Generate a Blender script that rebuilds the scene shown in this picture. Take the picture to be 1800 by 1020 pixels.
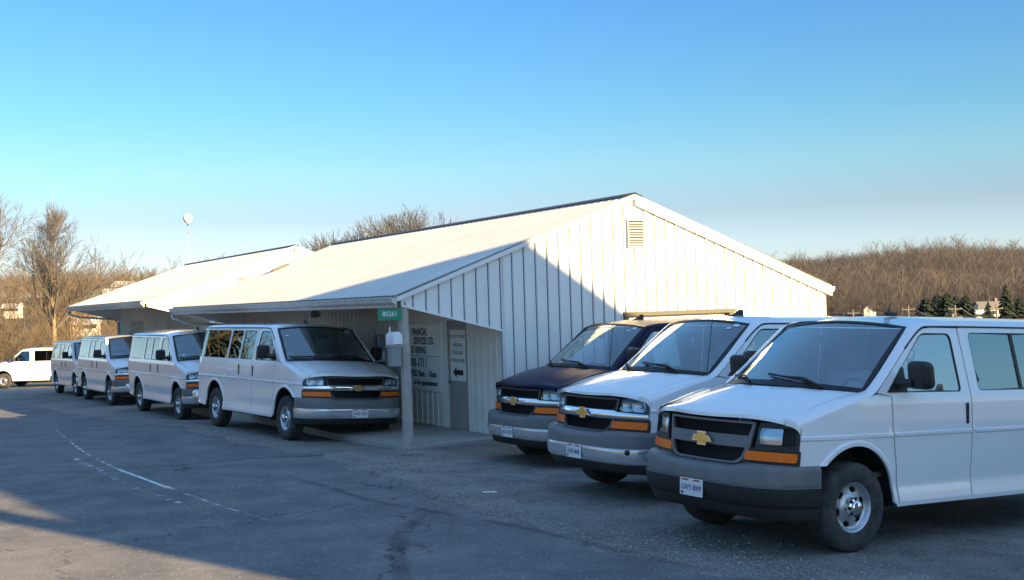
import bpy, math, random
import numpy as np
from mathutils import Vector, Matrix
from mathutils.geometry import delaunay_2d_cdt
R = math.radians
rng = random.Random(7)
for o in list(bpy.data.objects): bpy.data.objects.remove(o)
S = bpy.context.scene
COL = S.collection

# ---------------------------------------------------------------- camera, sky, sun, exposure
CAM_H = 2.2209; PITCH = 0.0125; ROLL = 0.0305; FPX = 2057.2
cd = bpy.data.cameras.new('camera'); co = bpy.data.objects.new('camera', cd); COL.objects.link(co)
cd.sensor_width = 36.0; cd.lens = FPX/1800*36.0; cd.clip_end = 6000; cd.clip_start = .05
fw = Vector((0, math.cos(PITCH), math.sin(PITCH))); up = Vector((0, -math.sin(PITCH), math.cos(PITCH))); rt = Vector((1, 0, 0))
rt2 = rt*math.cos(ROLL)-up*math.sin(ROLL); up2 = rt*math.sin(ROLL)+up*math.cos(ROLL)
co.matrix_world = Matrix(((rt2.x, up2.x, -fw.x, 0), (rt2.y, up2.y, -fw.y, 0), (rt2.z, up2.z, -fw.z, CAM_H), (0, 0, 0, 1)))
S.camera = co
SUN_AZ, SUN_EL = 130.0, 14.7
w = bpy.data.worlds.new('World'); S.world = w; w.use_nodes = True
nt = w.node_tree; bg = nt.nodes['Background']; bg.inputs['Strength'].default_value = 0.15
sky = nt.nodes.new('ShaderNodeTexSky'); sky.sky_type = 'NISHITA'; sky.sun_disc = False
sky.sun_elevation = R(SUN_EL); sky.sun_rotation = R(SUN_AZ); sky.altitude = 300; sky.air_density = 1.0; sky.dust_density = 0.6; sky.ozone_density = 1.2
# clear winter sky: dimmed low in view, kept stronger overhead to fill the shade
tc = nt.nodes.new('ShaderNodeTexCoord'); sp = nt.nodes.new('ShaderNodeSeparateXYZ'); nt.links.new(tc.outputs['Generated'], sp.inputs[0])
rp = nt.nodes.new('ShaderNodeValToRGB'); nt.links.new(sp.outputs['Z'], rp.inputs[0])
SKYRAMP = [(0.0, (.265, .305, .44)), (.045, (.235, .275, .40)), (.075, (.20, .22, .29)), (.114, (.19, .265, .305)), (.165, (.15, .265, .325)), (.25, (.128, .25, .37)), (.5, (.38, .48, .56)), (1.0, (.78, .87, .95))]
el = rp.color_ramp.elements
while len(el) < len(SKYRAMP): el.new(.5)
for e, (p_, c_) in zip(el, SKYRAMP): e.position = p_; e.color = (*c_, 1)
mx = nt.nodes.new('ShaderNodeMix'); mx.data_type = 'RGBA'; mx.blend_type = 'MULTIPLY'; mx.inputs[0].default_value = 1
nt.links.new(sky.outputs[0], mx.inputs[6]); nt.links.new(rp.outputs[0], mx.inputs[7]); nt.links.new(mx.outputs[2], bg.inputs['Color'])
sd = bpy.data.lights.new('sun', 'SUN'); so = bpy.data.objects.new('sun', sd); COL.objects.link(so)
sd.energy = 5.0; sd.angle = R(.53); sd.color = (1.0, .71, .35)
SDIR = Vector((math.sin(R(SUN_AZ))*math.cos(R(SUN_EL)), math.cos(R(SUN_AZ))*math.cos(R(SUN_EL)), math.sin(R(SUN_EL))))
so.rotation_euler = SDIR.to_track_quat('Z', 'Y').to_euler(); so.location = SDIR*60
S.view_settings.view_transform = 'Standard'; S.view_settings.look = 'None'; S.view_settings.gamma = 1; S.view_settings.exposure = 2.0
S.render.engine = 'CYCLES'

# ---------------------------------------------------------------- materials
MATS = {}
def mat(name, col, rough=.6, metal=0, spec=.5, coat=0, var=0, vscale=3, bump=0, bscale=60, var2=None, rvar=0, detail=6):
    if name in MATS: return MATS[name]
    m = bpy.data.materials.new(name); m.use_nodes = True; n = m.node_tree; b = n.nodes['Principled BSDF']
    b.inputs['Base Color'].default_value = (*col, 1); b.inputs['Roughness'].default_value = rough; b.inputs['Metallic'].default_value = metal
    b.inputs['Specular IOR Level'].default_value = spec; b.inputs['Coat Weight'].default_value = coat; b.inputs['Coat Roughness'].default_value = .06
    if var or bump or rvar:
        t = n.nodes.new('ShaderNodeTexCoord')
    if var or rvar:
        z = n.nodes.new('ShaderNodeTexNoise'); z.inputs['Scale'].default_value = vscale; z.inputs['Detail'].default_value = detail; z.inputs['Roughness'].default_value = .6
        n.links.new(t.outputs['Object'], z.inputs['Vector'])
        if var:
            r = n.nodes.new('ShaderNodeValToRGB'); r.color_ramp.elements[0].position = .3; r.color_ramp.elements[1].position = .72
            c2 = var2 or tuple(min(1, c*(1+var)) for c in col)
            r.color_ramp.elements[0].color = (*[c*(1-var) for c in col], 1); r.color_ramp.elements[1].color = (*c2, 1)
            n.links.new(z.outputs['Fac'], r.inputs[0]); n.links.new(r.outputs[0], b.inputs['Base Color'])
        if rvar:
            q = n.nodes.new('ShaderNodeMapRange'); q.inputs[3].default_value = max(0, rough-rvar); q.inputs[4].default_value = rough+rvar
            n.links.new(z.outputs['Fac'], q.inputs[0]); n.links.new(q.outputs[0], b.inputs['Roughness'])
    if bump:
        z2 = n.nodes.new('ShaderNodeTexNoise'); z2.inputs['Scale'].default_value = bscale; z2.inputs['Detail'].default_value = 4
        n.links.new(t.outputs['Object'], z2.inputs['Vector'])
        bp = n.nodes.new('ShaderNodeBump'); bp.inputs['Strength'].default_value = bump; bp.inputs['Distance'].default_value = .02
        n.links.new(z2.outputs['Fac'], bp.inputs['Height']); n.links.new(bp.outputs[0], b.inputs['Normal'])
    MATS[name] = m; return m

def glass(name, tint, minref=.06, maxref=1, rough=.0, frost=0):
    if name in MATS: return MATS[name]
    m = bpy.data.materials.new(name); m.use_nodes = True; n = m.node_tree; n.nodes.remove(n.nodes['Principled BSDF'])
    out = n.nodes['Material Output']; tr = n.nodes.new('ShaderNodeBsdfTransparent'); tr.inputs[0].default_value = (*tint, 1)
    gl = n.nodes.new('ShaderNodeBsdfGlossy'); gl.inputs['Color'].default_value = (.86, .98, 1, 1); gl.inputs['Roughness'].default_value = rough
    fr = n.nodes.new('ShaderNodeFresnel'); fr.inputs[0].default_value = 1.52
    mr = n.nodes.new('ShaderNodeMapRange'); mr.inputs[1].default_value = .04; mr.inputs[2].default_value = .9; mr.inputs[3].default_value = minref; mr.inputs[4].default_value = maxref
    n.links.new(fr.outputs[0], mr.inputs[0]); mi = n.nodes.new('ShaderNodeMixShader'); n.links.new(mr.outputs[0], mi.inputs[0]); n.links.new(tr.outputs[0], mi.inputs[1]); n.links.new(gl.outputs[0], mi.inputs[2])
    last = mi.outputs[0]
    if frost:
        t = n.nodes.new('ShaderNodeTexCoord'); z = n.nodes.new('ShaderNodeTexNoise'); z.inputs['Scale'].default_value = 60; z.inputs['Detail'].default_value = 3; n.links.new(t.outputs['Object'], z.inputs['Vector'])
        bp = n.nodes.new('ShaderNodeBump'); bp.inputs['Strength'].default_value = .16; bp.inputs['Distance'].default_value = .01; n.links.new(z.outputs['Fac'], bp.inputs['Height']); n.links.new(bp.outputs[0], gl.inputs['Normal'])
        df = n.nodes.new('ShaderNodeBsdfDiffuse'); df.inputs[0].default_value = (.58, .62, .66, 1)
        z2 = n.nodes.new('ShaderNodeTexNoise'); z2.inputs['Scale'].default_value = 95; z2.inputs['Detail'].default_value = 3; n.links.new(t.outputs['Object'], z2.inputs['Vector'])
        r2 = n.nodes.new('ShaderNodeMapRange'); r2.inputs[1].default_value = .40; r2.inputs[2].default_value = .68; r2.inputs[3].default_value = .36*frost; r2.inputs[4].default_value = .60*frost; n.links.new(z2.outputs['Fac'], r2.inputs[0])
        m2 = n.nodes.new('ShaderNodeMixShader'); n.links.new(r2.outputs[0], m2.inputs[0]); n.links.new(last, m2.inputs[1]); n.links.new(df.outputs[0], m2.inputs[2]); last = m2.outputs[0]
    n.links.new(last, out.inputs[0]); MATS[name] = m; return m

M_WHITE = mat('white van paint', (.83, .835, .85), .26, coat=.9, var=.015, vscale=1.6, rvar=.03, detail=5)
M_NAVY = mat('dark navy van paint', (.008, .011, .042), .3, spec=.10)
M_GREYP = mat('grey bumper plastic', (.15, .155, .16), .5, var=.12, vscale=9)
M_BLACKP = mat('black plastic', (.016, .016, .017), .5, var=.2, vscale=14)
M_DUSTY = mat('dusty black plastic', (.014, .0135, .0125), .7, var=.35, vscale=12)
M_CHROME = mat('chrome', (.82, .83, .85), .12, metal=1)
M_BRUSHED = mat('satin chrome bumper', (.78, .80, .82), .20, metal=.75, var=.06, vscale=5)
M_STEEL = mat('silver steel wheel', (.52, .53, .55), .35, metal=.75)
M_AMBER = mat('amber lens', (.92, .17, .008), .35, spec=.25, var=.12, vscale=26)
M_REDL = mat('red lens', (.45, .01, .01), .2, coat=.6)
M_RUBBER = mat('tyre rubber', (.034, .033, .031), .85, var=.3, vscale=14, var2=(.075, .072, .066), bump=.15, bscale=90)
M_GOLD = mat('gold emblem', (.80, .58, .20), .28, metal=.7)
M_SEAT = mat('grey seat cloth', (.60, .64, .65), .9)
M_DASH = mat('dark dashboard', (.10, .105, .11), .7)
M_GLASS = glass('van windscreen glass', (.82, .93, .95), .28, .95)
M_TINT = glass('tinted side glass', (.07, .08, .08), .22, .95)
M_SIDEG = glass('van front side glass', (.55, .62, .62), .22, .95)
M_FROST = glass('frosted side glass', (.40, .46, .46), .34, .95, .10, frost=.55)
M_FROSTD = glass('frosted tinted glass', (.08, .09, .10), .24, .95, .08, frost=.22)
M_LENS = glass('clear lamp lens', (.85, .87, .9), .05, .6)
M_REFL = mat('lamp reflector', (.75, .77, .8), .18, metal=1)
M_PLATE = mat('licence plate white', (.72, .73, .76), .4)
M_BLUEINK = mat('blue plate ink', (.03, .05, .22), .5)
M_BLACKINK = mat('black sign ink', (.012, .013, .016), .55)
M_UNDER = mat('dirty underbody', (.016, .015, .014), .9, var=.3, vscale=8)

# ---------------------------------------------------------------- mesh helpers
def me_from(name, v, f, smooth=False):
    me = bpy.data.meshes.new(name); me.from_pydata([tuple(map(float, a)) for a in v], [], [tuple(int(i) for i in a) for a in f])
    me.validate(); me.update()
    if smooth: me.polygons.foreach_set('use_smooth', [True]*len(me.polygons))
    return me
def link(name, me, m=None, parent=None):
    o = bpy.data.objects.new(name, me); COL.objects.link(o)
    if m is not None and me is not None and not me.materials: me.materials.append(m)
    if parent is not None: o.parent = parent
    return o
def tag(o, label=None, cat=None, group=None, kind=None):
    if label: o['label'] = label
    if cat: o['category'] = cat
    if group: o['group'] = group
    if kind: o['kind'] = kind
    return o
def empty(name, loc=(0, 0, 0), rot=(0, 0, 0)):
    o = bpy.data.objects.new(name, None); o.location = loc; o.rotation_euler = rot; o.empty_display_size = .2; COL.objects.link(o); return o
def copy_tree(o, parent=None):
    c = o.copy(); COL.objects.link(c); c.parent = parent
    for ch in list(o.children): copy_tree(ch, c)
    return c
class B:
    def __init__(s): s.v = []; s.f = []
    def add(s, v, f):
        k = len(s.v); s.v += [tuple(a) for a in v]; s.f += [tuple(i+k for i in q) for q in f]; return s
    def box(s, a, b, mtx=None):
        x0, y0, z0 = a; x1, y1, z1 = b
        v = [(x0, y0, z0), (x1, y0, z0), (x1, y1, z0), (x0, y1, z0), (x0, y0, z1), (x1, y0, z1), (x1, y1, z1), (x0, y1, z1)]
        if mtx is not None: v = [tuple(mtx @ Vector(q)) for q in v]
        return s.add(v, [(3, 2, 1, 0), (4, 5, 6, 7), (0, 1, 5, 4), (1, 2, 6, 5), (2, 3, 7, 6), (3, 0, 4, 7)])
    def rbox(s, a, b, r, n=3, fn=None):
        # rounded box: superellipsoid-like cube sphere
        c = [(a[i]+b[i])/2 for i in range(3)]; h = [abs(b[i]-a[i])/2 for i in range(3)]; N = 2*n+2
        ts = [-1]+[-1+(k+1)/(n+1)*.0 for k in range(0)]; vs = {}; v = []; f = []
        def axis(hh, rr):
            q = [-(hh-rr)-rr*math.cos(k/n*math.pi/2) for k in range(n)]+[-(hh-rr)]
            return q+[-x for x in reversed(q)]
        ax = [axis(h[i], min(r, h[i]*.99)) for i in range(3)]; K = len(ax[0])
        def P(i, j, k):
            key = (i, j, k)
            if key in vs: return vs[key]
            p = [ax[0][i], ax[1][j], ax[2][k]]; core = [max(-(h[t]-min(r, h[t]*.99)), min(h[t]-min(r, h[t]*.99), p[t])) for t in range(3)]
            d = [p[t]-core[t] for t in range(3)]; L = math.sqrt(sum(x*x for x in d)) or 1
            rr = min(r, *[x*.99 for x in h]); q = [core[t]+(d[t]/L*rr if L > 1e-9 else 0)+c[t] for t in range(3)]
            if fn: q = fn(*q)
            vs[key] = len(v); v.append(tuple(q)); return vs[key]
        for A in range(3):
            for side in (0, K-1):
                for i in range(K-1):
                    for j in range(K-1):
                        ix = []
                        for (p_, q_) in ((i, j), (i+1, j), (i+1, j+1), (i, j+1)):
                            t = [0, 0, 0]; t[A] = side; t[(A+1) % 3] = p_; t[(A+2) % 3] = q_; ix.append(P(*t))
                        f.append(tuple(ix if side else reversed(ix)))
        return s.add(v, f)
    def tube(s, pts, rad, n=8, cap=True):
        pts = [Vector(p) for p in pts]; rad = rad if hasattr(rad, '__len__') else [rad]*len(pts); v = []; f = []; pn = None
        for i, p in enumerate(pts):
            t = (pts[min(i+1, len(pts)-1)]-pts[max(i-1, 0)]).normalized()
            if pn is None: pn = t.orthogonal().normalized()
            else:
                pn = pn-t*pn.dot(t); pn = pn.normalized() if pn.length > 1e-6 else t.orthogonal().normalized()
            bn = t.cross(pn)
            for k in range(n):
                a = 2*math.pi*k/n; v.append(tuple(p+(pn*math.cos(a)+bn*math.sin(a))*rad[i]))
        for i in range(len(pts)-1):
            for k in range(n):
                a = i*n+k; b = i*n+(k+1) % n; f.append((a, b, b+n, a+n))
        if cap: f.append(tuple(reversed(range(n)))); f.append(tuple(range((len(pts)-1)*n, len(pts)*n)))
        return s.add(v, f)
    def grid(s, P, flip=False, close=False):
        # P[i][j] points
        n, m = len(P), len(P[0]); v = [tuple(q) for r in P for q in r]; f = []
        for i in range(n-1):
            for j in range(m-(0 if close else 1)):
                a, b = i*m+j, i*m+(j+1) % m; q = (a, b, b+m, a+m); f.append(tuple(reversed(q)) if flip else q)
        return s.add(v, f)
    def lathe(s, prof, n=32, axis='y', c=(0, 0, 0)):
        # prof: list of (r, h) ; h along axis
        P = []
        for k in range(n):
            a = 2*math.pi*k/n; row = []
            for r, h in prof:
                q = (r*math.cos(a), h, r*math.sin(a)) if axis == 'y' else (r*math.cos(a), r*math.sin(a), h)
                row.append(tuple(q[i]+c[i] for i in range(3)))
            P.append(row)
        P.append(P[0]); return s.grid(P)
    def prism(s, poly, h, fn):
        # poly 2D, fn(a,b,t) t in 0/h
        n = len(poly); v = [fn(a, b, 0) for a, b in poly]+[fn(a, b, h) for a, b in poly]
        return s.add(v, [tuple(reversed(range(n))), tuple(range(n, 2*n))]+[(i, (i+1) % n, n+(i+1) % n, n+i) for i in range(n)])
    def panel(s, outer, holes, fn, step=.06, flange=.02, off=0, flip=False, extra=(), hflange=True):
        outer = densify(outer, step); holes = [densify(h, step*.8) for h in holes]
        pts = []; edges = []
        for lp in [outer]+holes:
            k = len(pts); n = len(lp); pts += lp; edges += [(k+i, k+(i+1) % n) for i in range(n)]
        nb = len(pts); bpts = np.array(pts); o = np.array(outer)
        x0, y0 = o.min(0); x1, y1 = o.max(0)
        cand = [(x0+(i+.5*(j % 2))*step, y0+j*step) for i in range(int((x1-x0)/step)+2) for j in range(int((y1-y0)/step)+2)]
        def inside(c, dmin):
            c = np.array(c, float).reshape(-1, 2); ok = inpoly(c, o)
            for h in holes: ok &= ~inpoly(c, np.array(h))
            ok &= np.sqrt(((c[:, None, :]-bpts[None])**2).sum(2)).min(1) > dmin
            return c, ok
        keep = []
        if len(extra):
            c, ok = inside(extra, .006); prev = None
            for q, k in zip(c, ok):
                if not k: prev = None; continue
                pts = pts+[tuple(q)]; i = len(pts)-1
                if prev is not None and np.hypot(*(q-np.array(pts[prev]))) < .06: edges.append((prev, i))
                prev = i; keep.append(q)
        c, ok = inside(cand, step*.35); c = c[ok]
        if len(c):
            if keep:
                K = np.array(keep); c = c[np.sqrt(((c[:, None, :]-K[None])**2).sum(2)).min(1) > step*.3]
            pts = pts+[tuple(q) for q in c]
        vo, eo, fo, ov, oe, of = delaunay_2d_cdt([Vector(q) for q in pts], edges, [], 0, 1e-6)
        va = np.array([(q.x, q.y) for q in vo]); fa = [tuple(t) for t in fo if len(t) == 3]
        cen = va[np.array(fa)].mean(1); ok = inpoly(cen, o)
        for h in holes: ok &= ~inpoly(cen, np.array(h))
        fa = [t for t, k in zip(fa, ok) if k]
        e = 1e-3
        def pn(a, b):
            p = Vector(fn(a, b)); n = (Vector(fn(a+e, b))-p).cross(Vector(fn(a, b+e))-p).normalized()
            if flip: n = -n
            return p, n
        v = []
        for a, b in va:
            p, n = pn(a, b); v.append(tuple(p+n*off))
        s.add(v, [tuple(reversed(t)) if flip else t for t in fa])
        if flange:
            for li, lp in enumerate([outer]+holes):
                if li and not hflange: continue
                n = len(lp); vv = []; ff = []
                for a, b in lp:
                    p, nn = pn(a, b); vv += [tuple(p+nn*off), tuple(p+nn*(off-flange))]
                for i in range(n):
                    j = (i+1) % n; ff.append((2*i, 2*j, 2*j+1, 2*i+1))
                s.add(vv, ff)
        return s
    def build(s, name, m, parent=None, smooth=False, angle=None):
        me = me_from(name, s.v, s.f, smooth)
        if smooth and angle: 
            try: me.set_sharp_from_angle(angle=R(angle))
            except Exception: pass
        return link(name, me, m, parent)
def densify(poly, step):
    out = []; n = len(poly)
    for i in range(n):
        a, b = poly[i], poly[(i+1) % n]; L = math.hypot(b[0]-a[0], b[1]-a[1])
        if L < 1e-6: continue
        k = max(1, int(math.ceil(L/step))); out += [(a[0]+(b[0]-a[0])*t/k, a[1]+(b[1]-a[1])*t/k) for t in range(k)]
    return out
def inpoly(P, poly):
    x, y = P[:, 0], P[:, 1]; r = np.zeros(len(P), bool); n = len(poly)
    for i in range(n):
        x0, y0 = poly[i]; x1, y1 = poly[(i+1) % n]
        c = ((y0 > y) != (y1 > y)); 
        with np.errstate(divide='ignore', invalid='ignore'): r ^= c & (x < (x1-x0)*(y-y0)/(y1-y0+1e-30)+x0)
    return r
def rnd(poly, rad, n=5):
    out = []; N = len(poly); rad = rad if hasattr(rad, '__len__') else [rad]*N
    for i in range(N):
        p = Vector(poly[i]); a = Vector(poly[i-1])-p; b = Vector(poly[(i+1) % N])-p
        r = min(rad[i], a.length*.45, b.length*.45)
        if r < 1e-4: out.append(tuple(p)); continue
        p0 = p+a.normalized()*r; p1 = p+b.normalized()*r
        for k in range(n+1):
            t = k/n; q = p0*(1-t)**2+p*2*t*(1-t)+p1*t*t; out.append((q.x, q.y))
    return out
def text_mesh(name, s, size, align='CENTER', extrude=.001, sx=1.0, bold=0):
    c = bpy.data.curves.new(name, 'FONT'); c.body = s; c.size = size; c.align_x = align; c.align_y = 'CENTER'; c.extrude = extrude; c.offset = bold; c.space_character = 1.0+bold*30; c.resolution_u = 2
    o = bpy.data.objects.new(name, c); COL.objects.link(o); dg = bpy.context.evaluated_depsgraph_get()
    me = bpy.data.meshes.new_from_object(o.evaluated_get(dg)); bpy.data.objects.remove(o)
    if sx != 1: me.transform(Matrix.Diagonal((sx, 1, 1, 1)))
    return me

# ================================================================ VAN  (local: +X forward, +Y driver side, Z up, origin under front axle)
WB = 3.43; AR = .485; AC = [(.02, .435), (-WB, .435)]
_z = np.array([.25, .40, .50, .54, .565, .70, .95, .978, .988, 1.012, 1.022, 1.10, 1.30, 1.345, 1.40, 1.70, 1.92, 2.02])
_w = np.array([.975, .988, .974, .967, .967, .978, .990, .990, 1.003, 1.004, .992, .993, .985, .974, .962, .905, .862, .842])
_w = _w-.004
def ys(x, z):
    y = float(np.interp(z, _z, _w))
    if x > .2: y -= .105*((x-.2)/.5)**2.2*.62
    if x < -4.2: y -= .13*((-4.2-x)/.48)**2.4
    for cx, cz in AC:
        d = math.hypot(x-cx, z-cz)-AR
        if -.02 < d < .065 and z > .36: y += .016*(1 if d < .032 else max(0, 1-(d-.032)/.02))
    return y
def smooth_poly(pts, it=3):
    p = [np.array(q, float) for q in pts]
    for _ in range(it):
        o = [p[0]]
        for a, b in zip(p[:-1], p[1:]): o += [a*.75+b*.25, a*.25+b*.75]
        o.append(p[-1]); p = o
    return np.array(p)
_b = smooth_poly([(-4.62, 1.90), (-4.5, 1.95), (-4.2, 1.963), (-1.10, 1.966), (-.96, 1.95), (-.60, 1.66), (-.27, 1.375), (-.16, 1.335), (.25, 1.235), (.45, 1.175), (.64, 1.095)])
def zb(x): return float(np.interp(x, _b[:, 0], _b[:, 1]))
_c = smooth_poly([(-4.62, .66, 1.93), (-4.5, .71, 1.99), (-4.2, .74, 2.028), (-1.2, .745, 2.03), (-.93, .755, 1.985), (-.88, .775, 1.945), (-.26, .875, 1.40), (-.17, .872, 1.375), (.1, .862, 1.335), (.4, .848, 1.255), (.66, .83, 1.16)])
def cyz(x): return float(np.interp(x, _c[:, 0], _c[:, 1])), float(np.interp(x, _c[:, 0], _c[:, 2]))
def nose(y): return .895-.235*(abs(y)/.955)**2.3
def wbase(y): q = (y/.88)**2; return Vector((.12-.34*q, y, 1.405-.045*q))
def wtop(y): q = (y/.88)**2; return Vector((-.84-.075*q, y*.86, 2.012-.058*q))
def wsh(e, t):       # windscreen, e in -1..1, t 0 bottom..1 top
    a, b = wbase(e*.88), wtop(e*.88); p = a.lerp(b, t); p += Vector((.03, 0, .04))*(4*t*(1-t))*.6*(1-.6*e*e); return p
hood_c = smooth_poly([(-.2, 1.47), (.12, 1.402), (.45, 1.335), (.72, 1.255), (.84, 1.205), (.90, 1.155)])
def hoodz(x, e):
    y, cz = cyz(min(x, .66)); cz += min(0, .66-x)*.12
    top = float(np.interp(x, hood_c[:, 0], hood_c[:, 1])); z = cz+(top-cz)*(1-abs(e)**2.2)
    d = min(1, max(0, (.62-abs(e))/.1)); return z+.009*d*d*(3-2*d)*min(1, max(0, (.85-x)/.3))
def front(y, z): return (nose(y)-.055*max(0, (z-.74))/.4, y, z)
def sidefn(sg): return lambda x, z: (x, sg*ys(x, z), z)
def arch(i, a0, a1, n=22):
    cx, cz = AC[i]; return [(cx+AR*math.cos(R(a0+(a1-a0)*k/n)), cz+AR*math.sin(R(a0+(a1-a0)*k/n))) for k in range(n+1)]
def rings(i):
    cx, cz = AC[i]; out = []
    for dr in (.031, .053, .075):
        out += [(cx+(AR+dr)*math.cos(R(a)), cz+(AR+dr)*math.sin(R(a))) for a in range(-10, 191, 5)]
    return out
def rows(x0, x1):
    out = []
    for z in (.54, .565, .978, .988, 1.012, 1.022, 1.345):
        out += [(x0+(x1-x0)*k/int(abs(x1-x0)/.05), z) for k in range(int(abs(x1-x0)/.05)+1)]
    return out
def bline(x0, x1, n, d=0): return [(x0+(x1-x0)*k/n, zb(x0+(x1-x0)*k/n)-d) for k in range(n+1)]
WIN_FD = rnd([(-.40, 1.372), (-1.425, 1.364), (-1.385, 1.905), (-.965, 1.905)], [.02, .05, .07, .07])
FD = rnd([(-.545, .40), (-.50, .80), (-.45, 1.05), (-.445, 1.345), (-.30, 1.385)], [0, 0, 0, 0, 0])
FD = [(-1.541, .40), (-.552, .40), (-.512, .75), (-.459, 1.05), (-.454, 1.340), (-.28, 1.372)]+bline(-.32, -1.02, 16, .012)+[(-1.10, 1.954), (-1.488, 1.954), (-1.541, 1.36)]
def make_van(name, trim):
    root = empty(name)
    paint = M_WHITE
    # ---- painted body shell
    b = B()
    for sg in (1, -1):
        fn = sidefn(sg); fl = sg > 0
        fl = (sg > 0)
        # fender
        poly = [(.645, .765), (.645, zb(.645))]+bline(.6, -.16, 18)[:]+[(-.27, 1.36), (-.438, 1.338), (-.443, 1.05), (-.496, .75), (-.537, .39), (-.49, .385)]+list(reversed(arch(0, 43, 183)))
        b.panel(poly, [], fn, .05, .025, flip=fl, extra=rings(0)+rows(-.5, .64))
        # rear side
        x0 = -1.555 if sg > 0 else -2.872
        poly = [(x0, .40)]+[(x0, 1.36), (x0+(.05 if sg > 0 else 0), 1.954)]+bline(x0-.05, -4.62, 26, .0)+[(-4.66, 1.5), (-4.68, .95), (-4.67, .46), (-4.2, .42), (-3.925, .40)]+arch(1, 176, 4)+[(-2.945, .40)]
        wins = [rnd([(-1.675, 1.37), (-2.955, 1.37), (-2.955, 1.915), (-1.64, 1.915)], .06), rnd([(-3.08, 1.37), (-4.50, 1.37), (-4.36, 1.915), (-3.08, 1.915)], .07)] if sg > 0 else [rnd([(-2.905, 1.37), (-4.54, 1.37), (-4.40, 1.915), (-2.905, 1.915)], .07)]
        b.panel(poly, wins, fn, .07, .025, flip=fl, extra=rings(1)+rows(x0, -4.6))
        # rocker return below doors
        b.grid([[(x, sg*ys(x, .40), .405), (x, sg*(ys(x, .40)-.004), .365), (x, sg*(ys(x, .40)-.10), .36)] for x in np.linspace(-.50, -2.95, 12)], flip=sg < 0)
        # shoulder strip b -> c : roof edge, A pillar, fender top
        P = []
        for x in list(np.linspace(-4.62, -1.15, 22))+list(np.linspace(-1.1, -.10, 34))+list(np.linspace(-.05, .645, 14)):
            yb, z0 = ys(x, zb(x)), zb(x); yc, zc = cyz(x); row = []
            cy, cz = yb-.006, zc-.006
            for t in np.linspace(0, 1, 7): row.append((x+max(0, x-.45)/.195*.065*t, sg*((1-t)**2*yb+2*t*(1-t)*cy+t*t*yc), (1-t)**2*z0+2*t*(1-t)*cz+t*t*zc))
            P.append(row)
        b.grid(P, flip=sg > 0)
        b.grid([P[-1], [(q[0]+.004, q[1], q[2]-.02) for q in P[-1]], [(q[0]-.002, q[1], q[2]-.06) for q in P[-1]]], flip=sg > 0)
        # inner edge lip of shoulder next to hood
        b.grid([[(x, sg*cyz(x)[0], cyz(x)[1]), (x, sg*(cyz(x)[0]-.002), cyz(x)[1]-.04)] for x in np.linspace(-.1, .645, 12)], flip=sg > 0)
        # front edge of the fender
        b.grid([[(.645, sg*ys(.645, z), z), (.60, sg*(ys(.645, z)-.03), z)] for z in np.linspace(.765, zb(.645), 6)], flip=sg < 0)
    # roof
    P = []
    for t in np.linspace(0, 1, 40):
        row = []
        for e in np.linspace(-1, 1, 15):
            xf = wtop(e*.88).x+.0; x = xf+(-4.62-xf)*t; yc, zc = cyz(x)
            y = e*yc; cr = .048*(1-e*e)
            if t < .12: 
                q = t/.12; zc = zc*q+(1-q)*(wtop(e*.88).z+.006); cr *= q
            if x < -4.3: cr *= max(0, 1-((-4.3-x)/.4)**2*.6)
            row.append((x, y, zc+cr))
        P.append(row)
    b.grid(P)
    # rear wall
    P = []
    for z in [.45, .6, .8, 1.0, 1.2, 1.36, 1.6, 1.8, 1.9]:
        hw = ys(-4.65, z)-.0; P.append([(-4.66-.06*(1-(e**4))+.08*max(0, z-1.4), e*hw, z) for e in np.linspace(-1, 1, 13)])
    P.append([(-4.62, e*cyz(-4.62)[0], 1.93) for e in np.linspace(-1, 1, 13)])
    b.grid(P, flip=True)
    b.build('body', paint, root, True, 32)
    # hood
    h = B(); P = []
    for t in np.linspace(0, 1, 18):
        row = []
        for e in np.linspace(-1, 1, 25):
            yy = e*.86; xr = wbase(yy).x+.075; xf = nose(e*.84)-.035; x = xr+(xf-xr)*t; yc = cyz(min(x, .66))[0]-.006
            row.append((x, e*yc, hoodz(x, e)))
        P.append(row)
    last = P[-1]; P.append([(x+.022, y, z-.016) for x, y, z in last]); P.append([(x+.026, y, z-.045) for x, y, z in last]); P.append([(x-.03, y, z-.05) for x, y, z in last])
    h.grid(P, flip=True); hood = h.build('hood', paint, root, True, 45)
    # cowl
    c = B(); P = []
    for t in (0, .5, 1):
        P.append([tuple(Vector((wbase(e*.9).x-.02+.13*t, e*.875, wbase(e*.88).z-.008-.022*t))) for e in np.linspace(-1, 1, 17)])
    c.grid(P, flip=True).build('cowl', M_BLACKP, root, True)
    # windscreen and its black border
    g = B().grid([[wsh(e, t) for e in np.linspace(-1, 1, 17)] for t in np.linspace(0, 1, 10)]); ws = g.build('windshield', M_GLASS, root, True)
    g = B(); lift = Vector((.004, 0, .005))
    E = np.linspace(-1, 1, 25)
    g.grid([[wsh(e, t)+lift for e in E] for t in (0, .03, .06)]); g.grid([[wsh(e, t)+lift for e in E] for t in (.965, 1.0)])
    for sg in (1, -1): g.grid([[wsh(sg*e, t)+lift for e in (.955, 1.0)] for t in np.linspace(0, 1, 14)], flip=sg < 0)
    g.build('windshield_seal', M_BLACKP, ws, True)
    # drip rail
    for sg in (1, -1):
        xs = list(np.linspace(-4.45, -1.1, 16))+list(np.linspace(-1.05, -.72, 8))
        B().tube([(x, sg*(ys(x, zb(x))+.003), zb(x)+.004) for x in xs], .0085, 6).build('drip_rail', M_BLACKP, root, True)
    # doors
    def handle(x, sg, par, z=1.165):
        q = B().rbox((x-.026, sg*(ys(x, z)-.01)-.0, z-.105), (x+.026, sg*(ys(x, z)+.014), z+.105), .02)
        q.build('handle', M_BLACKP, par, True)
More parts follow.
